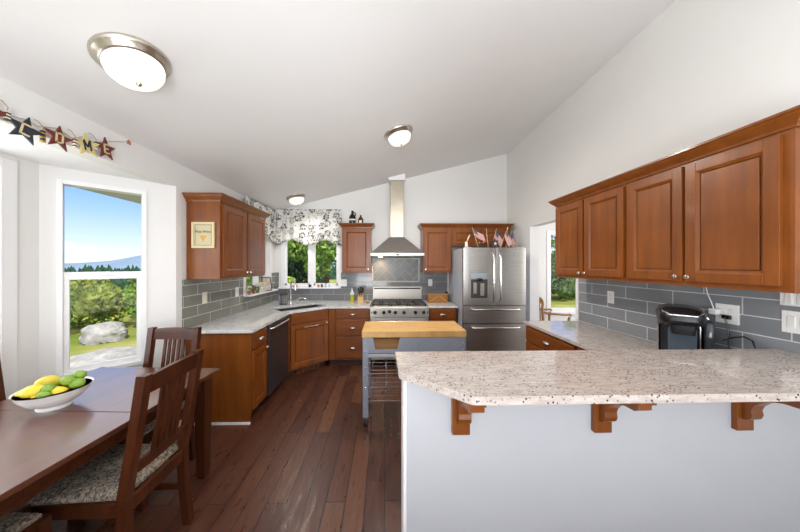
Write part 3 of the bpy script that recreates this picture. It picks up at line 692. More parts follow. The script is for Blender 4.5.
# ================================================================== kitchen cart
t = thing('kitchen_cart', 'grey metal kitchen cart with butcher block top on castors', 'kitchen cart', (-.212, 2.575, 0))
w, dd = .996, .45
MB().box(-.004, w + .004, -.004, dd + .004, .848, .908, .004).build('butcher_block_top', butcher_m, t)
for x in (0, 1):
    for y in (0, 1):
        X0 = x * (w - .058); Y0 = y * (dd - .058); b = MB()
        b.box(X0, X0 + .058, Y0 + y * .054, Y0 + y * .054 + .004, .088, .848); xx = X0 if x == 0 else X0 + .054; b.box(xx, xx + .004, Y0, Y0 + .058, .088, .848)
        lg = b.build('leg', cartgrey_m, t)
        b = MB(); yy = -.002 if y == 0 else dd + .002
        for z in (.79, .72, .56, .48, .37, .27, .18): b.ell((X0 + .029, yy, z), .007, .004, .007, u=8, v=6)
        b.build('rivets', chrome_m, lg, True)
        cx, cyy = X0 + .029, Y0 + .029
        c = MB().box(cx - .020, cx + .020, cyy - .018, cyy + .018, .068, .0875, .003).build('castor_fork', chrome_m, t)
        b = MB(); b.cyl((cx - .017, cyy - .012, .036), (cx + .017, cyy - .012, .036), .036, n=24); b.build('castor_wheel', rubber_m, c, True)
b = MB()   # front apron with the drawer cut-out
for p in ([(.058, .848), (.10, .848), (.125, .735), (.058, .70)], [(.36, .848), (w - .058, .848), (w - .058, .70), (.335, .735)], [(.058, .70), (.125, .735), (.335, .735), (w - .058, .70)]): b.prism(p, .004, .010, 'y')
b.box(.058, w - .058, dd - .010, dd - .004, .70, .8488); b.box(.004, .010, .045, dd - .045, .70, .8488); b.box(w - .010, w - .004, .045, dd - .045, .70, .8488); b.build('apron', cartgrey_m, t)
b = MB(); b.box(.075, .40, .03, .05, .72, .832); b.box(.075, .40, .35, .37, .72, .832); b.box(.075, .40, .05, .35, .72, .735); b.build('drawer', wood('cart_drawer_wood', (.22, .10, .03), (.34, .17, .06), .45, 'x'), t)
MB().box(.05, w - .05, .012, dd - .012, .655, .69, .003).build('pull_out_shelf', plain('cart_rail', (.42, .43, .44), .4, .3), t)
def wire(z0, z1, n, sh):
    b = MB(); r = .003
    for z in (z0, z1): b.tube([(.05, .02, z), (w - .05, .02, z), (w - .05, dd - .02, z), (.05, dd - .02, z)], r, 6, True)
    for k in range(n + 1):
        x = .05 + (w - .10) * k / n; b.tube([(x, .02, z1), (x, .02, z0), (x, dd - .02, z0), (x, dd - .02, z1)], r, 6)
    for k in range(1, sh): y = .02 + (dd - .04) * k / sh; b.cyl((.05, y, z0), (w - .05, y, z0), r, n=6)
    b.build('wire_basket', chrome_m, t, True)
wire(.455, .50, 5, 4); wire(.235, .365, 5, 4)
b = MB(); b.tube([(.052, -.006, .45), (.095, -.006, .45), (.095, -.006, .32), (.052, -.006, .32)], .0028, 6); b.build('side_hook', chrome_m, t, True)

# ================================================================== dining table and chairs
tb = thing('dining_table', 'dark cherry dining table in front of the bay window', 'table', (-1.738, 1.485, 0), -3.0)
hw, hl = .463, .615
b = MB(); b.box(-hw, hw, -hl, -.0015, .735, .76, .003); b.box(-hw, hw, .0015, hl, .735, .76, .003); b.build('tabletop', tabletop_m, tb)
b = MB()
for x in (-hw + .06, hw - .085): b.box(x, x + .025, -hl + .10, hl - .10, .645, .735, .002)
for y in (-hl + .075, hl - .10): b.box(-hw + .085, hw - .085, y, y + .025, .645, .735, .002)
ap = b.build('apron', chair_m, tb)
b = MB()
b.box(hw - .0605, hw - .056, -hl + .12, hl - .12, .655, .668); [b.box(hw - .0605, hw - .056, -hl + .2 + k * .105, -hl + .24 + k * .105, .66, .735) for k in range(9)]
b.build('apron_slats', chair_m, ap)
for x in (-1, 1):
    for y in (-1, 1):
        cx, cyy = x * (hw - .075), y * (hl - .075); b = MB()
        b.loft([[Vector((cx + u * s, cyy + v * s, z)) for u, v in ((-1, -1), (1, -1), (1, 1), (-1, 1))] for z, s in ((0, .027), (.05, .030), (.60, .040), (.735, .040))]); b.build('leg', chair_m, tb)

def make_chair(label):
    t = thing('dining_chair', label, 'chair', (0, 0, 0), 0, 'slat-back dining chairs round the table')   # faces -y
    W2 = .185
    def post(x, top=1.03):
        pts = [(-.0, .0), (.0, .25), (-.005, .45), (.02, .60), (.045, .75), (.085, 1.03)]; s = .021; rings = [[Vector((x + a * s, y0 + c * s * 1.0, z)) for a, c in ((-1, -1), (1, -1), (1, 1), (-1, 1))] for y0, z in [(.03, 0)] + pts[1:]]
        b = MB(); b.loft(rings); b.build('leg', chair_m, t, label='back leg running up into the back post')
    post(-W2); post(W2)
    for x in (-1, 1):
        b = MB(); b.box(x * (W2 + .01) - .021, x * (W2 + .01) + .021, -.435, -.393, 0, .445, .003); b.build('leg', chair_m, t)
    b = MB(); y = -.02
    b.box(-W2, W2, -.012, .012, .385, .445, .002); b.box(-W2, W2, -.425, -.405, .385, .445, .002)
    for x in (-1, 1): b.box(x * (W2 + .004) - .011, x * (W2 + .004) + .011, -.40, -.01, .385, .445, .002)
    b.build('seat_frame', chair_m, t)
    b = MB()
    for x in (-1, 1): b.box(x * (W2 + .004) - .009, x * (W2 + .004) + .009, -.40, .0, .20, .235, .002)
    b.box(-W2, W2, -.225, -.205, .203, .232, .002); b.build('stretcher', chair_m, t)
    b = MB(); n = 10; top = []
    rings = []
    for (s, z) in ((.96, .445), (1, .452), (1, .466), (.94, .480), (.80, .488)): rings.append([Vector((a * (W2 - .0 - .004 if c > 0 else W2 + .012) * s, -.215 + c * .20 * s, z)) for a, c in ((-1, -1), (1, -1), (1, 1), (-1, 1))])
    b.loft(rings); b.build('seat', seat_m, t, True)
    yr = lambda z: .045 + (z - .75) * .143 if z > .75 else .02 + (z - .60) * .1667
    def rail(z0, z1, nm, cv):
        b = MB(); rings = []
        for k in range(9):
            u = -1 + k / 4; x = u * W2; dy = cv * (1 - u * u); up = .012 * (1 - u * u) if nm == 'top_rail' else 0
            rings.append([Vector((x, yr(z0) - .010 + dy, z0)), Vector((x, yr(z1) - .010 + dy, z1 + up)), Vector((x, yr(z1) + .012 + dy, z1 + up)), Vector((x, yr(z0) + .012 + dy, z0))])
        b.loft(rings); b.build(nm, chair_m, t)
    rail(.935, 1.015, 'top_rail', .012); rail(.555, .605, 'lower_rail', .012)
    for k in range(5):
        x = (-2 + k) * .037; b = MB(); rings = []
        for z in (.60, .72, .84, .945): y0 = yr(z) + .012; rings.append([Vector((x - .011, y0 - .006, z)), Vector((x + .011, y0 - .006, z)), Vector((x + .011, y0 + .006, z)), Vector((x - .011, y0 + .006, z))])
        b.loft(rings); b.build('slat', chair_m, t)
    return t
ch = make_chair('slat-back wooden chair pushed in on room side of table')
place(ch, (-1.200, 1.462, 0), -89, 'slat-back wooden chair pushed in on room side of table')
place(copy_tree(ch), (-1.715, 2.165, 0), -2, 'slat-back wooden chair at the table end by the cherry base cabinet')
place(copy_tree(ch), (-1.70, .80, 0), 177, 'slat-back chair at the table end furthest from kitchen, seat corner showing')
place(copy_tree(ch), (-2.285, 1.490, 0), 88, 'slat-back chair on the bay window side of table, mostly out of view')

# ---- fruit bowl
t = thing('fruit_bowl', 'white footed bowl full of lemons and limes on dining table', 'bowl', (-1.818, 1.533, .7602)); t.scale = (.955, .955, .98)
MB().lathe([(.0, 0), (.068, 0), (.070, .006), (.062, .016), (.075, .022), (.110, .045), (.138, .078), (.151, .104), (.154, .107), (.149, .105), (.146, .100)], (0, 0, 0), 48).build('outer_bowl', ceramic_m, t, True)
MB().lathe([(.146, .100), (.132, .078), (.104, .048), (.07, .027), (0, .022)], (0, 0, 0), 48).build('glazed_inside', bowlin_m, t, True)
def fr(kind, x, y, z, l, r, yaw, pitch, label, mat):
    o = bpy.data.objects.new(kind, None)
    b = MB(); prof = [(0, -1), (.10, -.985), (.16, -.93), (.34, -.83), (.62, -.62), (.88, -.33), (1, 0), (.90, .33), (.64, .62), (.34, .83), (.17, .92), (.12, .985), (0, 1.02)] if kind == 'lemon' else [(0, -1), (.3, -.955), (.6, -.8), (.87, -.48), (1, -.02), (.88, .46), (.6, .79), (.28, .94), (.10, .985), (0, 1.0)]
    r *= 1.0; l *= .95; b.lathe([(a * r, c * l) for a, c in prof], (0, 0, 0), 18, Matrix.Rotation(R(90), 3, 'Y')); bpy.data.objects.remove(o)
    o = b.build(kind, mat, None, True); o.location = (-1.818 + x * .95, 1.533 + y * .95, .7602 + z * 1.0); o.rotation_euler = (R(12), R(pitch), R(yaw))
    return tag(o, label, kind, kind + 's in the white bowl')
fr('lemon', -.078, -.055, .098, .052, .034, 40, -10, 'lemon lying lowest against bay-side rim of the bowl', lemon_m)
fr('lemon', -.030, -.075, .112, .058, .038, 12, -22, 'large lemon on top across the front of the bowl', lemon_m)
fr('lemon', .028, .070, .108, .052, .037, 30, 5, 'lemon behind the limes at the back of the bowl', lemon_m)
fr('lemon', .062, -.035, .090, .047, .033, 60, 0, 'lemon tucked between limes at kitchen side of the bowl', lemon_m)
fr('lemon', .010, -.092, .075, .040, .030, 0, 0, 'small lemon low at the front rim under the limes', lemon_m)
fr('mango', -.070, .030, .118, .055, .041, 55, 10, 'yellow fruit with green shoulder at the back of the bowl', mango_m)
fr('lime', .022, -.055, .118, .034, .026, 15, -8, 'lime leaning on the large lemon in the bowl', lime_m)
fr('lime', .040, -.082, .098, .032, .025, 20, 0, 'lime low by the front rim of the bowl', lime_m)
fr('lime', .066, .010, .140, .036, .028, 10, 5, 'lime on the crest of the pile beside the yellow fruit', lime_m)
fr('lime', .072, .060, .148, .034, .027, 35, 0, 'topmost lime at the back of the bowl', lime_m)
fr('lime', .104, .022, .118, .036, .028, 30, -14, 'lime resting against kitchen-side rim of the bowl', lime_m)
fr('lime', .000, .000, .085, .034, .028, 0, 0, 'lime buried in the middle of the bowl', lime_m)

# ================================================================== ceiling lights
def ceiling_light(x, y, r, label, power):
    t = thing('ceiling_light', label, 'ceiling light', (x, y, ceil_z(x) - .001), 0, 'flush ceiling lights'); t.rotation_euler = (0, -math.atan(SL), 0)
    k = r / .19
    MB().lathe([(r, 0), (r, -.008 * k), (.180 * k, -.022 * k), (.166 * k, -.030 * k), (.160 * k, -.044 * k), (.150 * k, -.050 * k), (.140 * k, -.05 * k), (.14 * k, 0)], (0, 0, 0), 48).build('metal_pan', nickel_m, t, True)
    MB().lathe([(.148 * k, -.046 * k), (.148 * k, -.060 * k), (.140 * k, -.092 * k), (.118 * k, -.122 * k), (.083 * k, -.142 * k), (.04 * k, -.152 * k), (0, -.154 * k)], (0, 0, 0), 40).build('glass_dome', dome_m, t, True)
    MB().lathe([(.016 * k, -.149 * k), (.016 * k, -.159 * k), (.010 * k, -.167 * k), (0, -.173 * k)], (0, 0, 0), 16).build('finial', nickel_m, t, True)
    d = bpy.data.lights.new('bulb', 'SPOT'); d.energy = power; d.color = (1, .94, .86); d.shadow_soft_size = .10 * k; d.spot_size = R(172); d.spot_blend = 1
    o = bpy.data.objects.new('bulb', d); COL.objects.link(o); o.parent = t; o.location = (0, 0, -.22 * k)
ceiling_light(-1.345, 1.475, .165, 'large flush ceiling light above the dining table', 30)
ceiling_light(.155, 3.02, .165, 'flush ceiling light above the kitchen cart', 100)
ceiling_light(-1.41, 4.33, .150, 'small flush ceiling light above the corner sink', 22)

# ================================================================== garland on the bay header
def star_poly(r, k=.42): return [((r if i % 2 == 0 else r * k) * math.sin(math.pi * i / 5), (r if i % 2 == 0 else r * k) * math.cos(math.pi * i / 5)) for i in range(10)]
def letter(b, ch, s):
    w, h, t = .62 * s, s, .13 * s; x0, x1, z0, z1 = -w / 2, w / 2, -h / 2, h / 2
    bars = {'C': [(x0, x0 + t, z0, z1), (x0, x1, z1 - t, z1), (x0, x1, z0, z0 + t)], 'O': [(x0, x0 + t, z0, z1), (x1 - t, x1, z0, z1), (x0, x1, z1 - t, z1), (x0, x1, z0, z0 + t)],
            'E': [(x0, x0 + t, z0, z1), (x0, x1, z1 - t, z1), (x0, x1, z0, z0 + t), (x0, x1 - t, -t / 2, t / 2)], 'M': [(x0, x0 + t, z0, z1), (x1 - t, x1, z0, z1)]}[ch]
    for (a, c, d, e2) in bars: b.box(a, c, -.013, -.009, d, e2)
    if ch == 'M':
        for s_ in (-1, 1): b.prism([(s_ * w / 2, z1), (s_ * (w / 2 - t), z1), (-s_ * t * .4, z0 + .3 * h), (s_ * t * .4, z0 + .3 * h)], -.013, -.009, 'y')
def star(y, z, r, mat, lmat, ch, tilt, yaw, label, x=-1.905):
    t = thing('star_ornament', label, 'ornament', (x, y, z), 90 + yaw, 'star ornaments on the garland'); t.rotation_euler = (0, R(tilt), R(90 + yaw))
    b = MB(); b.prism(star_poly(r), -.009, 0, 'y'); b.build('star_plate', mat, t)
    if ch: b = MB(); letter(b, ch, r * .82); b.build('letter', lmat, t)
star(1.345, 2.285, .076, rust_m, cream_m, None, 10, 0, 'rust red star tip at the edge of the garland')
star(1.475, 2.255, .076, navy_m, cream_m, 'C', 12, -8, 'navy star with cream letter C on garland')
star(1.622, 2.280, .075, rust_m, cream_m, 'O', 4, 0, 'rust red star with cream letter O on garland')
star(1.772, 2.304, .077, straw_m, navy_m, 'M', -10, -8, 'straw yellow star with dark letter M on garland')
star(1.888, 2.332, .077, rust_m, cream_m, 'E', -6, 6, 'rust red star with cream letter E on garland')
b = MB(); pts = []
ks = [(1.33, 2.35), (1.385, 2.30), (1.50, 2.32), (1.545, 2.31), (1.64, 2.345), (1.71, 2.32), (1.79, 2.37), (1.83, 2.345), (1.90, 2.385), (1.97, 2.42), (2.05, 2.452)]
for (y, z) in ks: pts.append((-1.925, y, z))
b.tube(pts, .0014, 6); tag(b.build('twine', twine_m, None, True), 'twine string of the star garland along the bay header', 'string')
for i, (y, z, m1, m2, hh, lab) in enumerate(((1.408, 2.292, bronze_m, ivory_m, .048, 'little wooden bead block hanging before the navy star'), (1.550, 2.255, gold_m, navy_m, .065, 'little striped peg hanging between navy star and the O star'), (1.705, 2.285, ivory_m, rust_m, .055, 'little bead block hanging between the O star and M star'), (1.825, 2.325, ivory_m, navy_m, .045, 'little bead block hanging just above the M star'))):
    t = thing('garland_bead', lab, 'ornament', (-1.902, y, z), 90, 'hanging blocks on the garland')
    b = MB()
    for k in range(3): b.box(-.009, .009, -.009, .009, -hh / 2 + k * hh / 3, -hh / 2 + (k + .55) * hh / 3, .002)
    b.build('blocks', m1, t); b = MB()
    for k in range(3): b.box(-.008, .008, -.008, .008, -hh / 2 + (k + .55) * hh / 3, -hh / 2 + (k + 1) * hh / 3, .001)
    b.build('blocks', m2, t); b = MB(); b.tube([(0, 0, hh / 2), (.004, .0, hh / 2 + .02), (-.01, .01, hh / 2 + .045), (-.025, .015, hh / 2 + .05)], .0018, 6); b.build('cord', twine_m, t)
b = MB(); b.prism(star_poly(.02, .5), -.008, 0, 'y'); o = b.build('garland_end_peg', terracotta_m); o.location = (-1.905, 2.055, 2.452); o.rotation_euler = (0, 0, R(90)); tag(o, 'small red wooden end piece of the garland', 'ornament')

# ---- framed sign on the cabinet end
t = thing('framed_sign', 'small cream framed wine sign with gold grapes on cabinet end', 'sign', (-1.757, 2.671, 1.83))
b = MB(); hw2, hh2, f = .108, .126, .020
for r in ((-hw2, hw2, hh2 - f, hh2), (-hw2, hw2, -hh2, -hh2 + f), (-hw2, -hw2 + f, -hh2 + f, hh2 - f), (hw2 - f, hw2, -hh2 + f, hh2 - f)): b.box(r[0], r[1], -.02, 0, r[2], r[3], .003)
b.build('frame', cream_m, t); MB().box(-hw2 + f, hw2 - f, -.010, -.001, -hh2 + f, hh2 - f).build('board', plain('sign_board', (.54, .48, .31), .6), t)
b = MB(); q = .008
for r in ((-.078, .078, .098, .1), (-.078, .078, -.1, -.098), (-.078, -.076, -.098, .098), (.076, .078, -.098, .098)): b.box(r[0], r[1], -.0112, -.0098, r[2], r[3])
b.build('border_line', navy_m, t)
b = MB(); k = 0
for row, n in enumerate((5, 4, 3, 2, 1)):
    for i in range(n): b.ell(((i - (n - 1) / 2) * .0125, -.011, -.012 - row * .0115), .0072, .003, .0072, u=8, v=6)
b.tube([(-.055, -.011, .004), (-.02, -.011, .008), (.02, -.011, .004), (.055, -.011, .006)], .0018, 6); b.build('grape_emblem', gold_m, t, True)
fc = bpy.data.curves.new('lettering', 'FONT'); fc.body = 'Fine Wine'; fc.size = .036; fc.align_x = 'CENTER'; fc.extrude = .0006; fo = bpy.data.objects.new('lettering', fc); COL.objects.link(fo); fc.materials.append(bronze_m)
dg = bpy.context.evaluated_depsgraph_get(); dg.update(); lm = bpy.data.meshes.new_from_object(fo.evaluated_get(dg)); bpy.data.objects.remove(fo); fo = bpy.data.objects.new('lettering', lm); COL.objects.link(fo)
fo.parent = t; fo.location = (0, -.0115, .022); fo.rotation_euler = (R(90), 0, 0)

# ================================================================== valances
def valance(label, L, h, loc, rz, sc):
    t = thing('window_valance', label, 'valance', loc, rz, 'floral valances')
    b = MB(); n = 120; m = 14; g = []
    for i in range(n + 1):
        u = i / n; x = u * L; col = []
        dip = math.sin(math.pi * u * sc) ** 2; bot = -h + .10 * dip
        for j in range(m + 1):
            v = j / m; z = v * bot; y = -.05 - .014 * math.sin(u * L * 42) * (.35 + v * .8) - .010 * math.sin(u * L * 19 + 1); col.append(b.bm.verts.new((x, y, z)))
        g.append(col)
    for i in range(n):
        for j in range(m): b.bm.faces.new((g[i][j], g[i + 1][j], g[i + 1][j + 1], g[i][j + 1]))
    o = b.build('fabric', valance_m, t, True); o.modifiers.new('thick', 'SOLIDIFY').thickness = .004
    b = MB(); b.cyl((-.01, -.035, -.03), (L + .01, -.035, -.03), .008, n=12); b.box(.02, .04, -.035, -.001, -.04, -.02); b.box(L - .04, L - .02, -.035, -.001, -.04, -.02); b.build('rod', white_m, t); return t
valance('grey floral valance over the sink window', 1.16, .64, (-1.91, YB, 2.515), 0, 2)
valance('grey floral valance on the side window behind left wall cabinet', 1.03, .55, (XL, 3.685, 2.475), 90, 1)

# ================================================================== outlets and switches
def plate(label, loc, rz, w, h, kind='outlet', mat=None):
    t = thing('wall_outlet' if kind == 'outlet' else 'light_switch', label, kind, loc, rz)
    MB().box(-w / 2, w / 2, -.006, 0, -h / 2, h / 2, .002).build('cover_plate', mat or plate_m, t)
    n = max(1, round(w / .06)); b = MB()
    for k in range(n):
        x = (k - (n - 1) / 2) * .046
        if kind == 'outlet':
            for z in (-.02, .02): b.box(x - .013, x + .013, -.008, -.005, z - .014, z + .014, .003)
        else: b.box(x - .014, x + .014, -.010, -.005, -.032, .032, .002)
    b.build('sockets' if kind == 'outlet' else 'rocker', plain('plate_detail', (.74, .74, .72), .35) if mat is None else mat, t)
    return t
plate('white outlet on right tile wall between doorway and coffee maker', (XR - .009, 2.56, 1.228), -90, .075, .118)
plate('white double outlet on tile behind the coffee maker', (XR - .009, 1.672, 1.228), -90, .118, .122)
plate('white switch plate high on tile under end of right cabinets', (XR - .009, 1.385, 1.362), -90, .112, .083, 'switch')
plate('large white switch plate below the smaller one on right tile', (XR - .009, 1.375, 1.234), -90, .118, .118, 'switch')
plate('ivory outlet on left tile above the pale granite counter', (XL + .009, 2.93, 1.19), 90, .074, .122, 'outlet', ivory_m)
plate('white switch on left tile under the wall cabinet', (XL + .009, 3.56, 1.19), 90, .074, .122, 'switch')
plate('white double switch on back tile beside the sink window', (-.725, YB - .009, 1.225), 0, .118, .122, 'switch')
plate('white outlet on back tile right of the range', (.815, YB - .009, 1.225), 0, .074, .122)

# ================================================================== counter items
t = thing('coffee_maker', 'black and silver single-cup coffee maker on right counter', 'coffee maker', (2.015, 1.80, .9145), -42); t.scale = (.86, .80, 1.07)   # front faces -x
# local: x across, -y is the front
b = MB()
def rr(cx, cy2, wx, wy, z, n=28, p=4): return [Vector((cx + wx * math.copysign(abs(math.cos(a)) ** (2 / p), math.cos(a)), cy2 + wy * math.copysign(abs(math.sin(a)) ** (2 / p), math.sin(a)), z)) for a in [2 * math.pi * k / n for k in range(n)]]
b.loft([rr(0, .03, .118, .125, z) for z in (0, .20)] + [rr(0, .03, .118, .125, .225)]); b.build('body', black_m, t, True)
b = MB(); b.loft([rr(0, -.14, .10, .075, 0), rr(0, -.14, .10, .075, .03), rr(0, -.14, .095, .07, .034)]); b.build('drip_tray', black_m, t, True)
b = MB(); b.loft([rr(0, -.03, .122, .19, .225), rr(0, -.03, .130, .205, .25), rr(0, -.025, .130, .205, .285), rr(0, -.015, .112, .18, .312), rr(0, .0, .07, .13, .325)]); b.build('brew_head', black_m, t, True)
b = MB(); b.tube([(-.10, -.05, .318), (-.105, -.18, .30), (-.07, -.235, .285), (.07, -.235, .285), (.105, -.18, .30), (.10, -.05, .318)], .006, 10); b.build('lid_handle', chrome_m, t, True)
b = MB(); b.loft([rr(0, -.19, .062, .04, .17), rr(0, -.18, .075, .055, .225)]); b.build('pod_holder', black_m, t, True)
b = MB(); b.box(-.034, .034, -.10, .085, .0, .012, .005); cpn = b.build('control_pad', chrome_m, t); cpn.location = (.112, -.02, .280); cpn.rotation_euler = (0, R(46), 0)
b = MB(); b.box(-.018, .018, -.06, .03, .012, .015, .002); b.build('button_panel', plain('panel_dark_red', (.09, .03, .025), .25), cpn)
MB().box(-.07, .085, -.101, -.093, .036, .19, .004).build('front_panel', plain('smoky_blue_panel', (.13, .165, .21), .15, .2), t)
b = MB(); b.box(.098, .104, -.098, -.092, .0, .225); b.build('edge_strip', chrome_m, t)
b = MB(); b.loft([rr(.150, .02, .030, .10, .0), rr(.150, .02, .032, .105, .22), rr(.150, .02, .030, .10, .235)]); b.build('water_tank', plain('tank_smoke', (.05, .055, .06), .08), t, True)
b = MB(); b.loft([rr(-.121, -.01, .003, .05, .02), rr(-.121, -.01, .003, .05, .20)]); b.build('side_panel', chrome_m, t, True)
b = MB(); b.tube([(2.135, 1.655, 1.06), (2.15, 1.61, 1.095), (2.155, 1.565, 1.11), (2.15, 1.525, 1.095), (2.14, 1.50, 1.03), (2.13, 1.53, .95), (2.14, 1.60, .935), (2.16, 1.64, 1.0), (2.168, 1.65, 1.12), (2.16, 1.66, 1.20), (2.172, 1.665, 1.212)], .004, 8)
b.box(2.165, 2.185, 1.645, 1.685, 1.196, 1.222, .003); tag(b.build('power_cord', black_m, None, True), 'black power cord from coffee maker up to the outlet', 'cord')
t = thing('plug_adapter', 'white plug with thin cable running up under the cabinet', 'plug', (XR - .018, 1.72, 1.235), -90)
MB().box(-.02, .02, -.035, 0, -.018, .018, .003).build('plug', plate_m, t)
b = MB(); b.tube([(0, -.02, .015), (-.01, -.025, .06), (-.035, -.02, .11), (-.05, -.012, .155), (-.12, -.02, .17)], .003, 8); b.build('cable', plate_m, t, True)
# knife block, oil, spoon rest, basket, crock
t = thing('knife_block', 'pale wooden knife block with black handled knives', 'knife block', (-.40, 4.55, .9145))
b = MB(); b.prism([(-.06, 0), (.06, 0), (.06, .15), (-.06, .09)], -.045, .045, 'x'); b.build('block', plain('maple_block', (.58, .36, .14), .4), t)
for x, y, k in ((-.028, .03, .105), (-.008, .035, .12), (.014, .03, .11), (.03, .035, .10), (-.02, -.02, .09), (.018, -.02, .085)):
    b = MB(); M = Matrix.Translation((x, y, .10 + (y + .06) * .5)) @ Matrix.Rotation(R(-18), 4, 'X').inverted() @ Matrix.Rotation(R(x * 300), 4, 'Y'); b.box(-.009, .009, -.006, .006, 0, k, .003, M=M); b.build('knife', black_m, t)
t = thing('oil_bottle', 'clear bottle of yellow olive oil beside the knife block', 'bottle', (-.545, 4.57, .9145))
MB().lathe([(.0, 0), (.036, 0), (.037, .004), (.037, .125), (.0, .125)], (0, 0, 0), 24).build('oil', oil_m, t, True)
MB().lathe([(.037, .126), (.037, .15), (.03, .165), (.013, .185), (.012, .205), (0, .205)], (0, 0, 0), 24).build('bottle_neck', lblue_m, t, True); MB().lathe([(.013, .205), (.013, .22), (.006, .23), (.004, .25), (0, .25)], (0, 0, 0), 12).build('pourer', chrome_m, t, True)
t = thing('spoon_rest', 'small brass bowl on counter beside the range', 'bowl', (-.275, 4.40, .9145)); MB().lathe([(0, 0), (.022, 0), (.034, .02), (.036, .024), (.030, .02), (0, .006)], (0, 0, 0), 20).build('dish', gold_m, t, True)
t = thing('wicker_basket', 'low orange-brown wicker basket on counter beside refrigerator', 'basket', (.89, 4.53, .9145))
b = MB(); b.loft([rr(0, 0, .165, .09, 0, p=7), rr(0, 0, .18, .10, .12, p=7)]); b.build('basket_body', wicker_m, t, True)
b = MB(); b.loft([rr(0, 0, .186, .106, .118, p=7), rr(0, 0, .186, .106, .138, p=7)]); b.build('rim', wicker_m, t, True)
b = MB()
for s in (-1, 1): b.prism([(s * .16, .02), (s * .145, .01), (s * .01, .11), (s * .02, .118)], -.105, -.097, 'y')
b.build('cross_straps', plain('basket_strap', (.52, .27, .08), .5), t)
tag(MB().lathe([(0, 0), (.022, 0), (.026, .01), (.026, .15), (.02, .16), (.018, .17), (0, .17)], (1.088, 4.70, .9145), 24).build('black_canister', black_m, None, True), 'black canister between basket and refrigerator', 'canister')
t = thing('ribbed_crock', 'dark ribbed tumbler standing behind the sink by the corner', 'crock', (-1.60, 4.32, .9145))
MB().lathe([(0, 0), (.062, 0), (.066, .01), (.066, .165), (.062, .17), (.058, .165), (.056, .02), (0, .02)], (0, 0, 0), 32).build('cup', plain('crock_dark', (.05, .055, .06), .2), t, True)
b = MB()
for k in range(14): a = 2 * math.pi * k / 14; b.cyl((.066 * math.cos(a), .066 * math.sin(a), .02), (.066 * math.cos(a), .066 * math.sin(a), .15), .006, n=6)
b.build('ribs', chrome_m, t, True)

# ---- bottles on the narrow cabinet
zt = 1.41 + .755 + .0625
t = thing('growler_jug', 'dark glass growler jug on top of the narrow cabinet', 'jug', (-.545, 4.60, zt))
MB().lathe([(0, 0), (.052, 0), (.056, .01), (.056, .115), (.048, .145), (.028, .175), (.018, .19), (.018, .215), (0, .215)], (0, 0, 0), 28).build('body', growler_m, t, True)
MB().lathe([(.021, .212), (.021, .232), (0, .234)], (0, 0, 0), 16).build('cap', black_m, t, True)
b = MB(); b.tube([(.018, 0, .205), (.045, 0, .20), (.055, 0, .175), (.048, 0, .145)], .007, 8); b.build('handle', growler_m, t, True)
MB().lathe([(.0565, .066), (.0565, .090)], (0, 0, 0), 28).build('label_band', ivory_m, t, True)
t = thing('brown_bottle', 'small brown glass bottle with white label beside the growler', 'bottle', (-.405, 4.60, zt))
MB().lathe([(0, 0), (.043, 0), (.045, .008), (.045, .085), (.035, .11), (.016, .13), (.014, .145), (0, .145)], (0, 0, 0), 24).build('body', amber_m, t, True)
MB().lathe([(.016, .143), (.016, .158), (0, .158)], (0, 0, 0), 16).build('cap', black_m, t, True)
b = MB(); b.box(-.022, .022, -.0475, -.042, .015, .065, .002); b.build('label', ivory_m, t)

# ---- flags and figurine on the fridge
def flag(x, y, lean, yaw, label, L=.33, s=1):
    t = thing('small_flag', label, 'flag', (x, y, 1.802), yaw, 'small flags on the refrigerator'); t.rotation_euler = (R(-6), R(lean), R(yaw))
    b = MB(); b.cyl((0, 0, 0), (0, 0, L), .004, n=8); b.build('stick', stick_m, t)
    MB().ell((0, 0, L), .007, .007, .009).build('finial', gold_m, t, True)
    W_, H = .14 * s, .125 * s; z1 = L - .015
    def y_(u): return .012 * math.sin(u * 30)
    def strip(b, x0, x1, za, zb, yo):
        n = 8; rr_ = [[Vector((x0 + (x1 - x0) * k / n, y_(x0 + (x1 - x0) * k / n) + yo, z - (x0 + (x1 - x0) * k / n) * 1.0)) for z in (za, zb)] + [Vector((x0 + (x1 - x0) * k / n, y_(x0 + (x1 - x0) * k / n) + yo + .0015, z - (x0 + (x1 - x0) * k / n) * 1.0)) for z in (zb, za)] for k in range(n + 1)]; b.loft(rr_)
    st = H / 13; a = MB(); c = MB(); d = MB()
    for k in range(13): strip(a if k % 2 == 0 else c, .003, W_, z1 - (k + 1) * st, z1 - k * st, 0)
    strip(d, .003, W_ * .42, z1 - 7 * st, z1 + .0005, -.0015)
    f = a.build('flag_cloth', red_m, t); c.build('white_stripes', flagw_m, f); d.build('blue_canton', flagb_m, f)
    b = MB()
    for i in range(3):
        for j in range(4): u = .012 + j * W_ * .095; b.ell((u, y_(u) - .003, z1 - .011 - i * .021 - u * 1.0), .0032, .001, .0032, u=6, v=4)
    b.build('stars', flagw_m, f)
flag(1.44, 4.10, -16, 10, 'small flag leaning furthest towards the range on refrigerator')
flag(1.60, 4.12, -3, 70, 'small flag hanging limp in the middle of refrigerator top', .29, .85)
flag(1.70, 4.26, 14, -20, 'small upright flag right of middle on refrigerator top', .32)
flag(1.75, 4.06, 26, 5, 'tall small flag leaning right over refrigerator door', .34)
flag(1.90, 4.20, 26, 8, 'small flag leaning right closest to the white wall', .31)
t = thing('flag_holder', 'dark wooden block with a star holding the small flags', 'holder', (1.665, 4.04, 1.802)); MB().box(-.045, .045, -.02, .02, 0, .11, .003).build('block', bronze_m, t); b = MB(); b.prism([(p[0], p[1] + .06) for p in star_poly(.028)], -.024, -.02, 'y'); b.build('star', flagw_m, t)
t = thing('bird_figurine', 'small cream bird figurine on refrigerator left corner', 'figurine', (1.24, 4.06, 1.802))
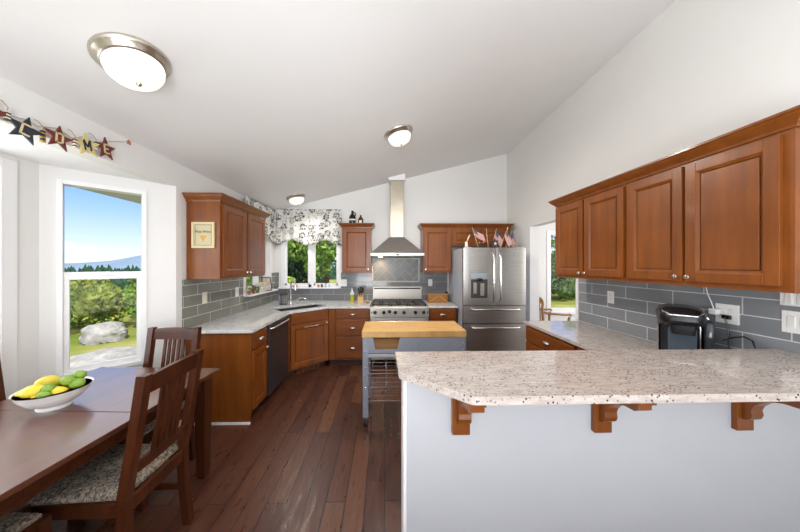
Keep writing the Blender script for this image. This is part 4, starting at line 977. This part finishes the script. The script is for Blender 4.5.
b = MB(); b.lathe([(0, 0), (.026, 0), (.028, .02), (.018, .045), (.022, .07), (.012, .09), (0, .095)], (0, 0, 0), 18); b.build('body', ivory_m, t, True); b = MB(); b.tube([(0, 0, .06), (.012, 0, .10), (.028, 0, .15), (.05, 0, .195)], [.004, .004, .009, .006], 8); b.build('tail', ivory_m, t, True); MB().lathe([(.029, .012), (.029, .02)], (0, 0, 0), 18).build('gold_band', gold_m, t, True)

# ---- things on the window sills
def pot(x, y, z, r, h, label, mat, plant=None):
    t = thing('small_pot', label, 'pot', (x, y, z)); MB().lathe([(0, 0), (r * .75, 0), (r, h * .8), (r * 1.12, h * .82), (r * 1.12, h), (r * .9, h), (r * .85, h * .8), (0, h * .8)], (0, 0, 0), 20).build('pot', mat, t, True)
    if plant:
        b = MB(); rnd = random.Random(int(x * 1000))
        for k in range(16): a = rnd.random() * 6.28; q = rnd.uniform(.5, 1.6) * r; M = Matrix.Rotation(a, 3, 'Z') @ Matrix.Rotation(R(50), 3, 'Y'); b.ell((q * math.cos(a), q * math.sin(a), h + rnd.uniform(.005, .05)), .016, .009, .003, M, 8, 6)
        b.build('leaves', plant, t, True)
sz = 1.1505; sy = YB - .026
pot(-1.60, sy, sz, .016, .028, 'first tiny terracotta pot at corner end of the sink sill', terracotta_m)
pot(-1.54, sy, sz, .018, .030, 'second tiny terracotta pot, beside the faucet on the sink sill', terracotta_m)
tag(MB().box(-1.33, -1.285, sy - .016, sy + .016, sz, sz + .042, .004).build('trinket_box', black_m), 'tiny black box in the middle of the sink window sill', 'box')
pot(-1.16, sy, sz, .018, .045, 'red-brown clay pot on the sink window sill', terracotta_m)
tag(MB().lathe([(0, 0), (.015, 0), (.018, .03), (.012, .045), (.016, .055), (0, .055)], (-1.10, sy, sz), 16).build('trinket_jar', rust_m, None, True), 'small red jar beside the clay pot on sink sill', 'jar')
t = thing('soap_bottle', 'small pale glass bottle with black cap on sink sill', 'bottle', (-1.03, sy, sz)); MB().lathe([(0, 0), (.017, 0), (.017, .045), (.008, .055), (0, .055)], (0, 0, 0), 16).build('bottle', lblue_m, t, True); MB().lathe([(.009, .054), (.009, .075), (0, .076)], (0, 0, 0), 12).build('cap', black_m, t, True)
tag(MB().lathe([(0, 0), (.016, 0), (.018, .02), (.018, .05), (.015, .05), (0, .01)], (-.97, sy, sz), 16).build('shot_glass', lblue_m, None, True), 'pale glass tumbler at range end of the sink sill', 'glass')
lx, lz = XL + .055, 1.1305
def pframe(y, w, h, lean, label, mat, img):
    t = thing('photo_frame', label, 'picture frame', (lx + .025, y, lz), 62, 'photo frames on the left ledge'); t.rotation_euler = (R(-lean), 0, R(62))
    b = MB(); f = .014
    for r in ((-w / 2, w / 2, h - f, h), (-w / 2, w / 2, 0, f), (-w / 2, -w / 2 + f, f, h - f), (w / 2 - f, w / 2, f, h - f)): b.box(r[0], r[1], -.012, 0, r[2], r[3], .002)
    b.build('frame', mat, t); MB().box(-w / 2 + f, w / 2 - f, -.006, -.002, f, h - f).build('photo', img, t)
pframe(4.31, .17, .22, 10, 'dark framed photo leaning on the left window ledge', rust_m, photo_m)
pframe(4.13, .12, .15, 12, 'cream framed photo on the left ledge behind a plant', cream_m, photo_m)
pot(lx, 3.79, lz, .026, .05, 'terracotta pot with plant nearest the table on left ledge', terracotta_m, leaf_lime)
pot(lx, 3.94, lz, .026, .045, 'pink pot with plant in the middle of left ledge', plain('pink_clay', (.60, .28, .22), .6), leaf_dec)
pot(lx, 4.035, lz, .026, .045, 'green pot with plant close to frames on left ledge', plain('green_glaze', (.10, .16, .06), .3), leaf_dec)
t = thing('bear_figurine', 'small brown figurine standing on the left ledge', 'figurine', (lx + .02, 3.865, lz)); b = MB(); b.ell((0, 0, .045), .022, .022, .045); b.ell((0, 0, .105), .017, .017, .02); b.ell((-.012, 0, .123), .006, .004, .006); b.ell((.012, 0, .123), .006, .004, .006); b.build('body', plain('figurine_brown', (.16, .07, .03), .5), t, True)

# ---- armchair in the next room
t = thing('wooden_armchair', 'light wooden armchair seen through the doorway', 'chair', (2.70, 4.20, 0), 0)
wm = wood('armchair_wood', (.26, .13, .05), (.38, .20, .08), .4)
for y in (0, .50):
    b = MB(); b.tube([(-.17, y, 0), (-.19, y, .42), (-.20, y, .70), (-.215, y, .85), (-.205, y, .93), (-.215, y, .985), (-.25, y, 1.02), (-.30, y, 1.03)], .019, 10); b.build('back_leg', wm, t, True)
    b = MB(); b.tube([(.21, y, 0), (.21, y, .66), (.225, y, .72)], .018, 10); b.build('front_leg', wm, t, True)
    b = MB(); b.tube([(-.205, y, .80), (-.10, y, .775), (.05, y, .762), (.16, y, .752), (.235, y, .758), (.25, y, .735)], .017, 10); b.build('armrest', wm, t, True)
b = MB(); b.box(-.19, .23, .02, .48, .42, .455, .006); b.build('seat', wm, t)
b = MB()
for k in range(5): b.tube([(-.19, .07 + k * .09, .45), (-.205, .07 + k * .09, .72), (-.215, .07 + k * .09, .95)], .009, 8)
b.build('spindles', wm, t, True)
b = MB(); b.box(-.235, -.205, -.01, .51, .93, .99, .006); b.build('crest_rail', wm, t)

# ================================================================== outdoors
def ground(x, y): return -.6
b = MB(); b.box(-22, 34, 4.93, 40, -.75, -.6); b.box(-22, -2.75, -12, 4.93, -.75, -.6); struct(b.build('ground_lawn', lawn_m))
def blob(name, c, s, seed, label, cat, mat, amp=.25):
    bm = bmesh.new(); bmesh.ops.create_icosphere(bm, subdivisions=4, radius=1)
    for v in bm.verts:
        n = v.co.normalized(); k = 1 + amp * noise.noise(n * 1.7 + Vector((seed, 0, 0))) + amp * .35 * noise.noise(n * 5 + Vector((seed, 2, 0)))
        p = n * k; v.co = Vector((p.x * s[0], p.y * s[1], max(p.z, -.45) * s[2]))
    m = MB(); m.bm.free(); m.bm = bm; o = m.build(name, mat, None, True); o.location = c; return tag(o, label, cat)
blob('boulder', (-7.95, 7.85, -.45), (.52, .45, .36), 3, 'pale grey boulder on the grass outside bay window', 'boulder', rock_m)
blob('flat_rock', (-5.1, 5.35, -.62), (1.35, .85, .50), 9, 'broad flat pale rock just below the bay window', 'rock', rock_m, .18)
MP = Matrix.Translation((-6.6, 6.6, -.6)) @ Matrix.Rotation(R(45), 4, 'Z'); b = MB(); b.box(-5, 5, -.28, .28, .0, .012, M=MP); struct(b.build('path_garden', concrete_m))

def foliage(name, blobs, n, leaf, mat, parent, seed):
    rnd = random.Random(seed); vs = []; fs = []; tone = []; tot = sum(b[3] * b[4] * b[5] for b in blobs)
    for (cx, cy, cz, rx, ry, rz) in blobs:
        for _ in range(max(20, int(n * rx * ry * rz / tot))):
            while True:
                p = Vector((rnd.uniform(-1, 1), rnd.uniform(-1, 1), rnd.uniform(-1, 1)))
                if .2 < p.length < 1: break
            p = p.normalized() * (p.length ** .35); c = Vector((cx + p.x * rx, cy + p.y * ry, cz + p.z * rz))
            d = Vector((rnd.gauss(0, 1), rnd.gauss(0, 1), rnd.gauss(0, .7))).normalized(); u = d.orthogonal().normalized(); w_ = d.cross(u); a = rnd.random() * 6.28
            e1 = (u * math.cos(a) + w_ * math.sin(a)) * leaf * rnd.uniform(.6, 1.4); e2 = d.cross(e1) * .5; k = len(vs)
            vs += [c - e1, c - e2, c + e1, c + e2]; fs.append((k, k + 1, k + 2, k + 3)); tone.append(min(1, max(0, rnd.gauss(.45, .22))))
    me = bpy.data.meshes.new(name); me.from_pydata(vs, [], fs); at = me.attributes.new('tone', 'FLOAT', 'FACE'); at.data.foreach_set('value', tone); me.materials.append(mat)
    o = bpy.data.objects.new(name, me); COL.objects.link(o); o.parent = parent; return o
def tree(label, x, y, h, r, kind, mat, n, leaf, seed, name='tree', group='garden trees'):
    t = thing(name, label, 'tree', (x, y, -.6), 0, group); rnd = random.Random(seed)
    b = MB(); b.tube([(0, 0, 0), (.05, 0, h * .4), (0, .05, h * .92)], [.05 * r + .06, .04 * r + .04, .02], 8); b.build('trunk', bark_m, t, True); bl = []
    if kind == 'conifer':
        for k in range(26):
            u = k / 25; rr_ = r * (1 - u * .93); a = k * 2.4
            for q in range(3): aa = a + q * 2.1; bl.append((rr_ * .55 * math.cos(aa), rr_ * .55 * math.sin(aa), h * (.06 + .9 * u), rr_ * .52, rr_ * .52, h * .035))
    else:
        for k in range(20): a = rnd.random() * 6.28; q = r * math.sqrt(rnd.random()) * .75; z = rnd.uniform(.12, .92) * h; s = r * rnd.uniform(.28, .45); bl.append((q * math.cos(a), q * math.sin(a), z, s, s, s * .85))
    foliage('crown', bl, n, leaf, mat, t, seed); return t
def shrub(label, x, y, h, r, mat, n, leaf, seed, group='shrubs outside the bay window'):
    t = thing('shrub', label, 'shrub', (x, y, -.6), 0, group); rnd = random.Random(seed); bl = []; b = MB()
    for k in range(9):
        a = rnd.random() * 6.28; q = r * .6 * math.sqrt(rnd.random()); z = h * rnd.uniform(.25, .8); s = r * rnd.uniform(.35, .5); bl.append((q * math.cos(a), q * math.sin(a), z, s, s, min(s, h * .3)))
        b.tube([(0, 0, 0), (q * .4 * math.cos(a), q * .4 * math.sin(a), z * .5), (q * math.cos(a), q * math.sin(a), z)], [.03, .02, .008], 5)
    b.build('stems', bark_m, t); foliage('leaves', bl, n, leaf, mat, t, seed); return t
tree('dark conifer filling left pane of the sink window', -5.0, 14.2, 10, 1.95, 'conifer', leaf_con, 9000, .11, 1)
tree('second dark conifer standing behind the first beyond sink window', -9.3, 18.8, 11, 2.3, 'conifer', leaf_con, 7000, .14, 5)
tree('bright leafy tree filling right pane of the sink window', -2.25, 10.4, 7, 1.4, 'round', leaf_dec, 9000, .085, 2)
tree('leafy tree further back between the conifer and bright tree', -4.3, 19.2, 10, 2.3, 'round', leaf_hedge, 7000, .14, 6)
tree('leafy tree seen through the ledge window', -5.7, 10.6, 6, 1.5, 'round', leaf_dec, 7000, .12, 8)
shrub('lime green shrub at lower corner of the sink window', -3.0, 8.4, 1.95, .50, leaf_lime, 2500, .055, 3, 'shrubs outside the sink window')
for i, (x, y, h, r, mt, lab) in enumerate(((-9.1, 8.8, 1.55, .70, leaf_bush, 'yellow-green shrub behind the boulder outside bay window'), (-10.1, 8.0, 1.7, .85, leaf_dec, 'tall green shrub left of the boulder outside bay window'), (-8.1, 9.8, 1.7, .85, leaf_dec, 'green shrub right of the boulder outside bay window'),
        (-12.2, 8.2, 1.75, 1.0, leaf_bush, 'yellow-green shrub furthest left outside bay window'), (-9.3, 11.2, 1.95, 1.0, leaf_hedge, 'dark green shrub in the second row outside bay window'), (-10.9, 9.9, 1.85, .95, leaf_bush, 'pale shrub in the second row outside bay window'))):
    shrub(lab, x, y, h, r, mt, 3200, .062, 20 + i)
G5 = 'hedge shrubs beyond the doorway'
shrub('round hedge shrub seen through next room window', 11.0, 16.6, 3.6, 1.9, leaf_hedge, 5000, .11, 41, G5); shrub('taller hedge shrub behind, seen through next room window', 13.3, 19.5, 6.2, 2.4, leaf_dec, 5000, .12, 42, G5); shrub('hedge shrub beside the taller one beyond next room window', 9.0, 20.0, 6.0, 2.2, leaf_con, 4000, .12, 43, G5)
# far forest, hill and mountain
rnd = random.Random(11); b = MB()
for k in range(1700):
    a = R(rnd.uniform(100, 170)); d = 62 + 92 * rnd.random() ** .55; x, y = d * math.cos(a), d * math.sin(a); h = rnd.uniform(1.6, 3.4); z0 = -8.4 + (d - 75) * .092 + rnd.uniform(-.4, .4)
    b.cyl((x, y, z0), (x, y, z0 + h), rnd.uniform(.8, 1.5), .05, 5)
o = tag(b.build('treeline', forest_m), 'dark band of far conifers beyond the garden', 'forest'); o['kind'] = 'stuff'
b = MB(); b.loft([[Vector((d * math.cos(R(a)), d * math.sin(R(a)), -8.6 + (d - 75) * .092)) for d in (60, 75, 155)] + [Vector((155 * math.cos(R(a)), 155 * math.sin(R(a)), -14))] for a in range(96, 174, 3)]); struct(b.build('hill_wooded', forest_m))
b = MB(); N = 60; rows = []
for j in range(10):
    row = []
    for i in range(N + 1):
        a = R(95 + 85 * i / N); d = 500 + j * 60; p = Vector((d * math.cos(a), d * math.sin(a), 0)); u = j / 9
        hgt = 27 * math.exp(-((math.degrees(a) - 128) / 6.5) ** 2) + 9 * math.exp(-((math.degrees(a) - 147) / 8) ** 2) + 22 * math.exp(-((math.degrees(a) - 112) / 7) ** 2) + 1 + 3 * noise.noise(Vector((i * .33, j * .4, 1)))
        row.append(b.bm.verts.new((p.x, p.y, -30 + (hgt + 30) * math.sin(math.pi * u))))
    rows.append(row)
for j in range(9):
    for i in range(N): b.bm.faces.new((rows[j][i], rows[j][i + 1], rows[j + 1][i + 1], rows[j + 1][i]))
struct(b.build('mountains', mount_m, None, True))
b = MB(); b.box(-900, -22.0, -300, 1200, -30.2, -30); b.box(-22, 400, 40, 1200, -30.2, -30); struct(b.build('land_valley', forest_m))
# roof overhang outside the bay
struct(MB().box(-3.0, -2.06, -1.5, 6.0, 2.291, 2.40).build('trim_roof_eave', plain('eave_soffit', (.55, .54, .51), .7)))
